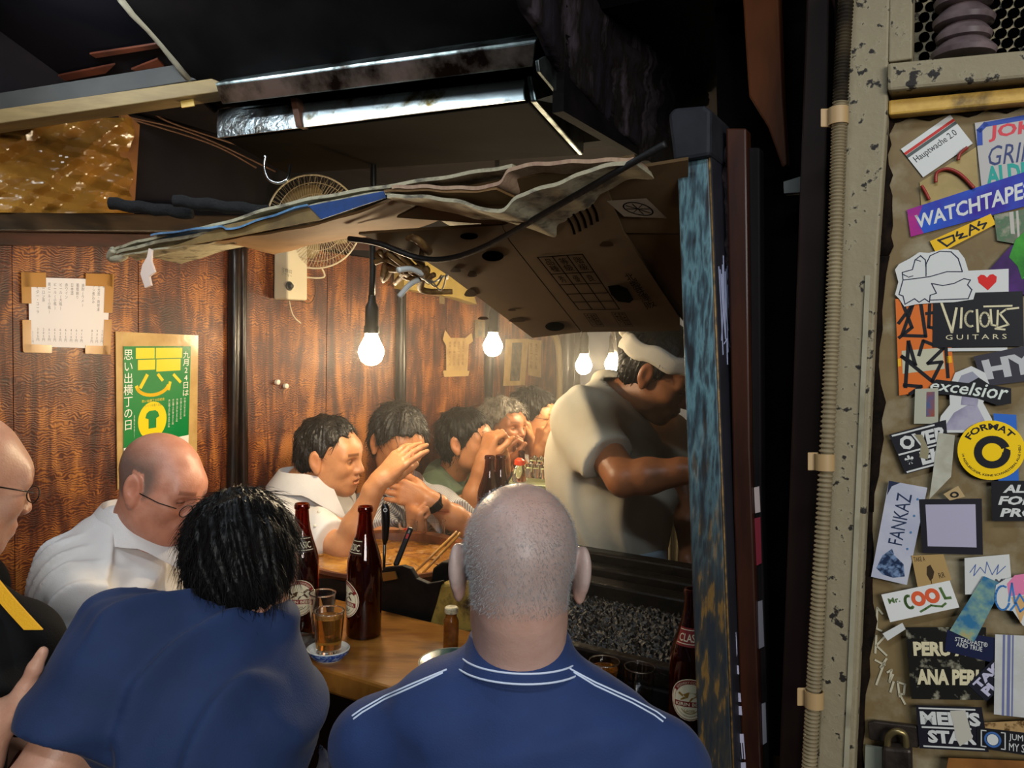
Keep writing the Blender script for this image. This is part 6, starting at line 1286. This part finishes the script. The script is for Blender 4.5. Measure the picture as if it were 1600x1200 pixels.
# bits of wire and torn paper directly on the door
stick('torn tan paper patch with wires under the tilted white card', ((1437, 285), (1525, 230), (1530, 310), (1440, 330)), P('tan_paper', '#a58f5a', c2='#95804e', scale=30))
for k, pts in enumerate(([(1440, 290), (1446, 300), (1452, 312)], [(1462, 285), (1464, 270), (1480, 264), (1500, 272), (1522, 294)], [(1497, 250), (1500, 240), (1512, 230)])):
    mb().tube(catmull([ht(x, y, .029) for x, y in pts], 6), .0022, 6).build('red_wire', M('red_wire', '#8a2a20', .4), smooth=True, label=('stub of red wire above the purple banner corner', 'looped red wire above the purple banner', 'short red wire under the tilted white card')[k], cat='wire')
stick('tilted white card with red and grey stripe reading Hauptwache 2.0', ((1407.5, 233), (1484.5, 179), (1520, 224), (1442.5, 277)), KW, ('red_stripe', RED, RCT(0, .78, 1, .86)), ('grey_stripe', P('slate', '#4a5450'), RCT(0, .68, 1, .77)), ('lettering', KK, T('Hauptwache 2.0', .07, .38, .9, .62)))
stick('white card lettered JOKER and ALDER with a blue border', ((1523, 192), (1690, 166), (1690, 278), (1534, 296)), P('foil', '#b4b0ac', .25), ('blue_border', P('royal', '#26449a'), many(LIN([(.03, .68), (.04, .88), (.1, .95), (.6, .97), (1, .97)], .006))), ('red_lettering', P('coral', '#c83a44'), T('JOKER', .12, .68, .82, .92, bold=.03, shear=.1)),
      ('teal_lettering', P('teal', '#1f9488'), T('ALDER', .06, .05, .62, .33, bold=.04)), ('scrawl', P('ink_blue', '#2f3a68'), T('GRIM', .1, .33, .6, .62, shear=.3)))
stick('purple and blue banner lettered WATCHTAPES', ((1417, 328), (1640, 256), (1640, 312), (1423, 370)), P('violet', '#3c2a8c', .3, c2='#2f57b8', scale=14), ('magenta_smear', P('magenta', '#a8307c', .3, c2='#6a2a8c', scale=20), PLY([(0, 0), (.1, 0), (.06, .5), (.12, 1), (0, 1)])), ('lettering', KW, T('WATCHTAPES', .05, .22, .88, .72, bold=.025)))
stick('yellow slip with black scrawl under the purple banner', ((1453, 377), (1548, 334), (1556, 350), (1464, 398)), P('yellow', '#e0b010'), ('scrawl', KK, many(LIN([(.12, .85), (.2, .2), (.34, .3), (.36, .7), (.14, .8)], .0022), LIN([(.44, .8), (.4, .55), (.5, .5), (.42, .3), (.54, .2)], .0022), LIN([(.58, .15), (.66, .85), (.74, .2)], .0022), LIN([(.62, .45), (.72, .45)], .0018), LIN([(.8, .8), (.76, .55), (.88, .45), (.8, .15)], .0022))))
stick('small street photograph torn at the edge beside the yellow slip', ((1553, 336), (1650, 318), (1650, 392), (1558, 376)), P('photo', '#6b6a5a', c2='#a89a8a', c3='#4a6a4a', scale=40), ('column', P('pale_bar', '#b0aaa0'), many(RCT(.25, .3, .32, 1), RCT(.36, .2, .4, 1))))
stick('purple and green splash sticker at the picture edge', ((1536, 388), (1680, 372), (1680, 470), (1530, 452)), P('plum', '#4a2468', .4, c2='#2a143e', scale=20), ('green_splash', P('leaf_green', '#3fa02c', c2='#1f6a1c', scale=25), PLY([(.3, .75), (.36, 1.1), (.5, 1.3), (.7, 1.3), (.8, .9), (.62, .35), (.45, .3), (.4, .55)], .0004)), poly=[(0, 0), (.06, .4), (.2, .75), (.32, 1), (1, 1), (1, 0)])
stick('orange street sticker covered with thick black tag writing', ((1399, 467), (1478, 470), (1494, 604), (1405, 618)), P('orange', '#d06a26'), ('pale_field', P('pale_field', '#b8b49a'), RCT(.08, .22, .84, .46)), ('yellow_band', P('amber', '#e6a91c'), many(RCT(0, .3, .06, .38, .0004), RCT(.88, .28, .98, .36, .0004))),
      ('tag_writing', KK, many(LIN([(.05, .75), (.35, .95), (.1, .62), (.55, .6), (.5, 1)], .0042), LIN([(.15, .95), (.3, .7), (.05, .6)], .0042), LIN([(.68, .95), (.62, .7), (.9, .66)], .004), LIN([(.6, .85), (.95, .88)], .004), LIN([(.12, .08), (.22, .55), (.32, .3), (.08, .4), (.6, .1)], .0045), LIN([(.4, .4), (.5, .55), (.85, .45), (.55, .3), (.8, .3), (.6, .1)], .0042), LIN([(.9, .45), (.88, .12)], .004), LIN([(.1, .1), (.4, .06), (.2, -.0)], .0045))))
stick('white strip with a red heart', ((1514, 423), (1576, 420), (1576, 456), (1518, 458)), KW, ('heart', P('heart_red', '#cc1f1a'), PLY([(.45, .1), (.22, .45), (.2, .68), (.29, .8), (.38, .78), (.45, .66), (.52, .78), (.61, .8), (.7, .68), (.68, .45)])))
stick('black sticker with cream brush lettering VICIOUS GUITARS', ((1458, 459), (1598, 455), (1600, 541), (1457, 543)), KK, ('lettering', CRM, many(LIN([(.1, .82), (.22, .28), (.27, .72)], .0028), LIN([(.33, .72), (.32, .36)], .0026), LIN(arc(.43, .52, .06, .14, 70, 290), .0024), LIN([(.5, .68), (.51, .28)], .0026), LIN(arc(.585, .5, .05, .13, 0, 360), .0022), LIN([(.65, .68), (.66, .4), (.72, .38), (.73, .66)], .0022), LIN([(.88, .74), (.58, .74)], .0022), LIN([(.95, .7), (.82, .68), (.75, .6), (.84, .4), (.7, .33), (.8, .31)], .0022), T('GUITARS', .15, .14, .82, .23, spacing=1.5))))
stick('thin white strip under the black guitar sticker', ((1481, 544), (1574, 543), (1574, 548), (1481, 549)), KW)
QF = lambda pts: [((x-270)/580, 1-(y-40)/420) for x, y in pts]
stick('white die-cut sticker with a line-drawn cap and shaggy hair', ((1398.5, 388.7), (1524.2, 388.7), (1524.2, 479.7), (1398.5, 479.7)), KW, ('drawing', P('ink_navy', '#20243e'), many(LIN(QF([(330, 265), (420, 255), (530, 240), (650, 205), (760, 205)]), .0012), LIN(QF([(500, 235), (500, 150), (530, 90), (600, 58), (680, 62), (730, 110), (758, 200)]), .0012),
      LIN(QF([(330, 265), (325, 210), (400, 190), (420, 120), (460, 90), (495, 120), (500, 180)]), .0012), LIN(QF([(330, 265), (300, 370), (330, 380), (345, 440), (415, 400), (450, 425), (490, 400), (525, 425), (530, 375), (575, 360), (540, 290)]), .0012), LIN(QF([(540, 290), (620, 305), (700, 290), (770, 255), (815, 265), (795, 300), (825, 335), (800, 400), (530, 410)]), .0012), LIN(QF([(330, 225), (365, 240)]), .001), LIN(QF([(370, 245), (405, 235)]), .001), LIN(QF([(430, 120), (460, 130)]), .001))),
      poly=QF([(270, 190), (300, 150), (380, 110), (450, 65), (520, 70), (640, 40), (730, 50), (775, 110), (800, 195), (850, 260), (850, 350), (835, 405), (700, 425), (560, 430), (430, 440), (340, 458), (300, 400), (270, 370), (295, 280)]))
stick('dark sticker with big pale letters HY', ((1521, 557), (1690, 522), (1690, 585), (1536, 604)), P('charcoal', '#33313a'), ('lettering', P('pale_grey', '#b4b4b4'), many(T('HYPE', .06, .2, .95, .82, bold=.05), RCT(.5, .08, .95, .14))))
stick('grey portrait cut-out with white outline under the script', ((1468, 572), (1552, 572), (1552, 676), (1464, 676)), KW, ('figure', P('violet_grey', '#77738a', c2='#a39fb0', scale=25), many(PLY([(.1, .04), (.3, .3), (.55, .42), (.72, .4), (.9, .1), (.92, .04)]), PLY([(.42, .42), (.45, .66), (.62, .7), (.75, .6), (.72, .4)]))), ('hat', P('hat_grey', '#8f8f9c'), PLY([(.3, .66), (.42, .86), (.62, .92), (.78, .8), (.86, .66), (.6, .7)], .0004)),
      poly=[(0, 0), (.06, .25), (.22, .42), (.2, .68), (.3, .9), (.6, 1), (.85, .9), (.95, .68), (.82, .45), (.98, .2), (1, 0)])
stick('black script banner reading excelsior', ((1450, 592), (1580, 600), (1580, 634), (1450, 612)), KK, ('lettering', P('mint_white', '#cfd6cc'), T('excelsior', .03, .2, .97, .95, shear=.35, bold=.012)), poly=[(0, .2), (.1, 1), (.5, .9), (.62, 1.25), (.75, .9), (1, .8), (1, .1), (.85, -.1), (.6, .1), (.3, .05), (.08, -.1)])
stick('peeling pale strip with a blue photo edge', ((1430, 608), (1466, 606), (1466, 662), (1428, 662)), P('peeled', '#a8a693'), ('blue_photo', P('blue_photo', '#2f5a86', c2='#8a4a3a', scale=60), RCT(.5, .2, .85, .9)))
stick('black and white sticker lettered OVER and EK, half scratched', ((1389, 679), (1478, 656), (1484, 722), (1415, 741)), P('ink', '#1b1b22'), ('lettering', KW, many(T('OVER', .12, .54, 1.0, .88, bold=.045), T('*', .1, .14, .28, .42, bold=.03), T('EK', .42, .1, .95, .42, bold=.05), RCT(.04, .93, .8, .97), RCT(.02, .46, .9, .5), RCT(.04, .02, .95, .06))), ('scratch', P('scratched', '#8d8468'), PLY([(.4, .3), (.5, .6), (.42, .85), (.56, .8), (.62, .4), (.55, .2)], .0006)))
stick('blue sticker corner behind the round yellow one', ((1552, 646), (1588, 648), (1592, 752), (1560, 752)), P('azure', '#2a63b8'))
stick('crumpled white paper strip down the middle of the door', ((1466, 676), (1492, 680), (1486, 745), (1452, 780)), P('crumple', '#b8b6a6', c2='#a29f8c', scale=40))
stick('round yellow sticker lettered FORMAT around a black letter C', ((1496, 657), (1602, 657), (1602, 750), (1496, 750)), P('bright_yellow', '#eec400'), ('c_mark', KK, many(lambda f, m: f.ring(m, .52, .47, .27, .275, .12, .0004, .35, 6.28, 40), PLY([(.7, .55), (.79, .5), (.78, .42), (.66, .36)], .0005))), ('lettering', KK, many(arctext('FORMAT', .5, .5, .4, .4, 150, 36, .11, bold=.03), arctext('14 ASSELBRÜDER, KEINE SCHWESTERN, ALLE HEIL!', .5, .5, .42, .42, 188, 372, .05, bold=.02))), poly=arc(.5, .5, .5, .5, 0, 352, 44))
stick('black sticker with white italic letters ALL FOR PRO', ((1549, 751), (1680, 751), (1680, 814), (1550, 814)), KK, ('lettering', KW, many(T('ALL', .14, .7, .5, .9, shear=.2, bold=.04), T('FOR', .08, .4, .52, .62, shear=.2, bold=.04), T('PRO', .1, .1, .56, .32, shear=.2, bold=.04))))
f17 = stick('tall pale sticker reading FANKAZ upward above ink blots', ((1389, 751), (1449, 762), (1417, 914), (1361, 901)), P('ice', '#b9bac4', c2='#a5a8ba', scale=20), ('lettering', P('deep_teal', '#22304e'), lambda f, m: m.add([f.at(.66-.38*y, .38+.52*x, .0004) for x, y in text2d('FANKAZ')[0]], text2d('FANKAZ')[1])), ('dots', P('dot_blue', '#4a74a0'), lambda f, m: [f.disc(m, .82, .36+.17*k, .03, .012, .0004, n=10) for k in range(4)]),
      ('ink_blot', P('blot', '#1a2a48', c2='#6f86a8', scale=120, lo=.45, hi=.6), many(PLY([(.1, .1), (.2, .24), (.35, .3), (.55, .26), (.8, .2), (.9, .08), (.6, .04), (.3, .05)]), PLY([(.3, .28), (.42, .33), (.5, .28), (.4, .24)]))), ('dark_edge', P('edge_navy', '#232c44'), PLY([(0, 1), (.3, 1), (.1, .95), (.02, .85)])))
stick('square black sticker with a pale square field beside the FANKAZ sticker', ((1436, 780), (1534, 779), (1536, 867), (1441, 864)), P('qr_black', '#1c1a22'), ('pale_field', P('lilac', '#a8a3b8'), RCT(.1, .13, .9, .9)))
stick('small tan diamond emblem above the black square', ((1474, 772), (1497, 759), (1508, 776), (1484, 782)), P('tan', '#b0966a'), ('emblem', KK, lambda f, m: f.ring(m, .5, .45, .26, .3, .12, .0004)))
stick('tan card with a leaf drawing below the black square', ((1424, 868), (1474, 866), (1487, 906), (1434, 918)), P('kraft', '#a88a58'), ('leaf', P('leaf_ink', '#3a2c1c'), many(PLY([(.4, .12), (.34, .35), (.4, .6), (.52, .66), (.58, .4), (.5, .2)]), LIN([(.42, .02), (.48, .6)], .0008), T('TAKE A', .05, .8, .4, .95), T('RR', .68, .14, .86, .34))))
stick('white card with blue handwriting and blurred letters COMM', ((1507, 872), (1577, 866), (1582, 926), (1508, 929)), KW, ('blurred_lettering', P('blurred', '#4a4a52'), T('COMM', .3, .16, 1.0, .38, bold=.05)), ('handwriting', P('pen_blue', '#4a62a0'), many(LIN([(.12, .6), (.25, .8), (.2, .5), (.35, .72), (.45, .55), (.5, .85), (.6, .5), (.75, .75), (.7, .5), (.9, .7)], .0008))))
stick('white sticker with a moustache and orange letters Mr. COOL', ((1377, 929), (1484, 907), (1499, 949), (1391, 972)), P('bright_white', '#d8d8d4'), ('green_lettering', P('olive_green', '#4f6a38'), many(T('Mr.', .07, .62, .24, .82, bold=.03), LIN(arc(.36, .55, .055, .22, 70, 300), .0034), LIN([(.84, .8), (.86, .42), (.93, .4)], .0034), LIN([(.47, .14), (.55, .2), (.64, .28), (.7, .22), (.78, .16), (.84, .24)], .0026))), ('orange_letters', P('tomato', '#d45a34'), many(lambda f, m: f.ring(m, .5, .6, .1, .27, .055, .0004), lambda f, m: f.ring(m, .7, .6, .1, .27, .055, .0004))))
stick('small white torn corner under the moustache sticker', ((1379, 990), (1410, 973), (1415, 983), (1387, 1001)), KW)
stick('weathered black poster piece reading PERU ANA PERU', ((1415, 980), (1541, 980), (1537, 1094), (1424, 1092)), P('weathered', '#14130f', c2='#a39e86', scale=60, lo=.55, hi=.72), ('lettering', CRM, many(T('PERU ANA', .08, .6, 1.1, .8, bold=.05), T('ANA PERU', .1, .2, 1.02, .42, bold=.05))))
stick('navy label reading STEADFAST AND TRUE', ((1480, 984), (1557, 997), (1554, 1036), (1476, 1017)), P('ink_navy2', '#161c3c'), ('lettering', KW, many(T('STEADFAST®', .18, .56, .84, .76, bold=.01), T('AND TRUE', .22, .34, .74, .54, bold=.01))))
stick('black diagonal sticker with pale violet letters TAKE', ((1512, 1070), (1562, 1020), (1600, 1042), (1541, 1096)), P('ink2', '#191a26'), ('lettering', P('pale_violet', '#b9b6cc'), many(T('TAKE', .08, .55, .92, .9, bold=.05), T('PLACE', .1, .08, 1.0, .5, bold=.06))))
stick('painted yellow and blue brush-stroke strip lying diagonally', ((1537, 900), (1568, 913), (1522, 1003), (1484, 985)), P('paint_yellow', '#b89a48', c2='#2f6a90', c3='#7a9a8a', scale=22, lo=.38, hi=.6))
stick('pastel ice-cream cone sticker with blue script', ((1552, 903), (1650, 890), (1650, 975), (1556, 980)), KW, ('pink_scoop', P('pink', '#d87aa0'), PLY([(.24, .6), (.22, .85), (.35, 1), (.6, 1), (.6, .6)], .0003)), ('cone', P('cone_tan', '#c9a06a'), PLY([(.28, .58), (.6, .58), (.42, .05)], .0003)), ('script', P('script_blue', '#3a78b8'), many(LIN(arc(.14, .58, .12, .24, 60, 330), .0022, .0005), LIN([(.24, .5), (.3, .85), (.34, .45), (.42, .62), (.5, .45), (.55, .6)], .002, .0005), LIN([(.26, .32), (.36, .45), (.42, .28), (.55, .4)], .002, .0005))), poly=[(0, .6), (.04, .85), (.2, .95), (1, 1), (1, 0), (.46, 0), (.3, .3), (.1, .35)])
stick('white cloth-like sticker with vertical blue stripes', ((1555, 991), (1680, 997), (1680, 1130), (1553, 1116)), P('cloth_white', '#c4c4c0', c2='#b5b5b0', scale=30), ('stripes', P('stripe_blue', '#6a6f96'), many(RCT(.1, 0, .13, 1), RCT(.16, 0, .2, 1), RCT(.22, 0, .24, 1))))
stick("black and white sticker lettered MEN'S STAR, rubbed white", ((1431, 1102), (1534, 1105), (1545, 1175), (1437, 1169)), P('ink3', '#171720'), ('lettering', KW, many(T("MEN'S", .05, .56, .95, .88, bold=.05), T('STAR', .14, .14, .86, .44, bold=.05), RCT(.04, .92, .9, .955), RCT(.06, .48, .8, .52), RCT(.06, .04, .95, .075))), ('rubbed_patch', P('rubbed', '#b6b2a4'), PLY([(.55, .5), (.52, .9), (.75, .92), (.8, .3), (.6, .1), (.55, .3)], .0006)))
stick('tan speckled paper edge above the camera sticker', ((1538, 1129), (1680, 1122), (1680, 1150), (1540, 1142)), P('leopard', '#a8885a', c2='#5a4020', scale=90, lo=.5, hi=.6))
stick('black sticker with a round lens reading JUMP ON MY SHOULDERS', ((1526, 1136), (1680, 1154), (1680, 1192), (1526, 1168)), KK, ('lettering', KW, many(T('JUMP ON', .34, .52, .68, .88), T('MY SHOULDERS', .34, .1, .9, .46), LIN([(.1, .12), (.05, .12), (.05, .88), (.1, .88)], .0012), LIN([(.26, .12), (.3, .12), (.3, .88), (.26, .88)], .0012), lambda f, m: f.disc(m, .17, .5, .06, .26, .0005))), ('lens_ring', P('lens_blue', '#3a62a0'), lambda f, m: f.ring(m, .17, .5, .09, .37, .022, .0004)))
stick('rust-brown wood-grain paper at the foot of the door', ((1482, 1184), (1680, 1192), (1680, 1260), (1468, 1260)), P('woodprint', '#8a5a2a', c2='#5a3414', scale=14))
m = mb(); f = Frame(*[ht(x, y, .0335) for x, y in ((1360, 940), (1440, 940), (1440, 1130), (1360, 1130))])
for pts in ([(.24, .9), (.14, .95), (.12, .78), (.22, .76)], [(.12, .72), (.1, .58)], [(.3, .72), (.12, .64), (.32, .56)], [(.1, .52), (.28, .48), (.2, .46), (.32, .53)], [(.28, .5), (.12, .32)], [(.34, .42), (.42, .44), (.38, .34), (.45, .4)], [(.46, .34), (.4, .26)], [(.58, .22), (.54, .34), (.68, .32), (.66, .24), (.58, .24), (.68, .16)]): f.line(m, pts, .0026, 0)
m.build('painted_scrawl', M('cream_paint', '#b8b096', .7), door)
hs = empty('hasp_padlock', ht(1400, 1180, .02), 'dark iron hasp with a worn padlock on the door edge', 'padlock')
IRN = M('worn_iron', '#2a2420', .45, .6, c2='#4a4038', scale=30, bump=.4)
fslab([(1355, 1130), (1365, 1127), (1432, 1135), (1443, 1160), (1434, 1170), (1358, 1156)], .022, .008, 'hasp', IRN, hs, bevel=.002)
mb().tube(catmull([ht(1388, 1178, .01), ht(1387, 1155, .008), ht(1394, 1145, .006), ht(1404, 1143, .006), ht(1414, 1150, .008), ht(1416, 1178, .01)], 6), .0042, 10).build('shackle', M('brass_worn', '#8a7a52', .35, .8), hs, smooth=True)
fslab([(1379, 1168), (1424, 1172), (1426, 1230), (1378, 1226)], 0, .022, 'lock_body', IRN, hs, bevel=.004)
fslab([(1352, 1166), (1378, 1170), (1378, 1260), (1350, 1260)], .026, .006, 'plate', M('pale_plate', '#8a8c7c', .5), hs)
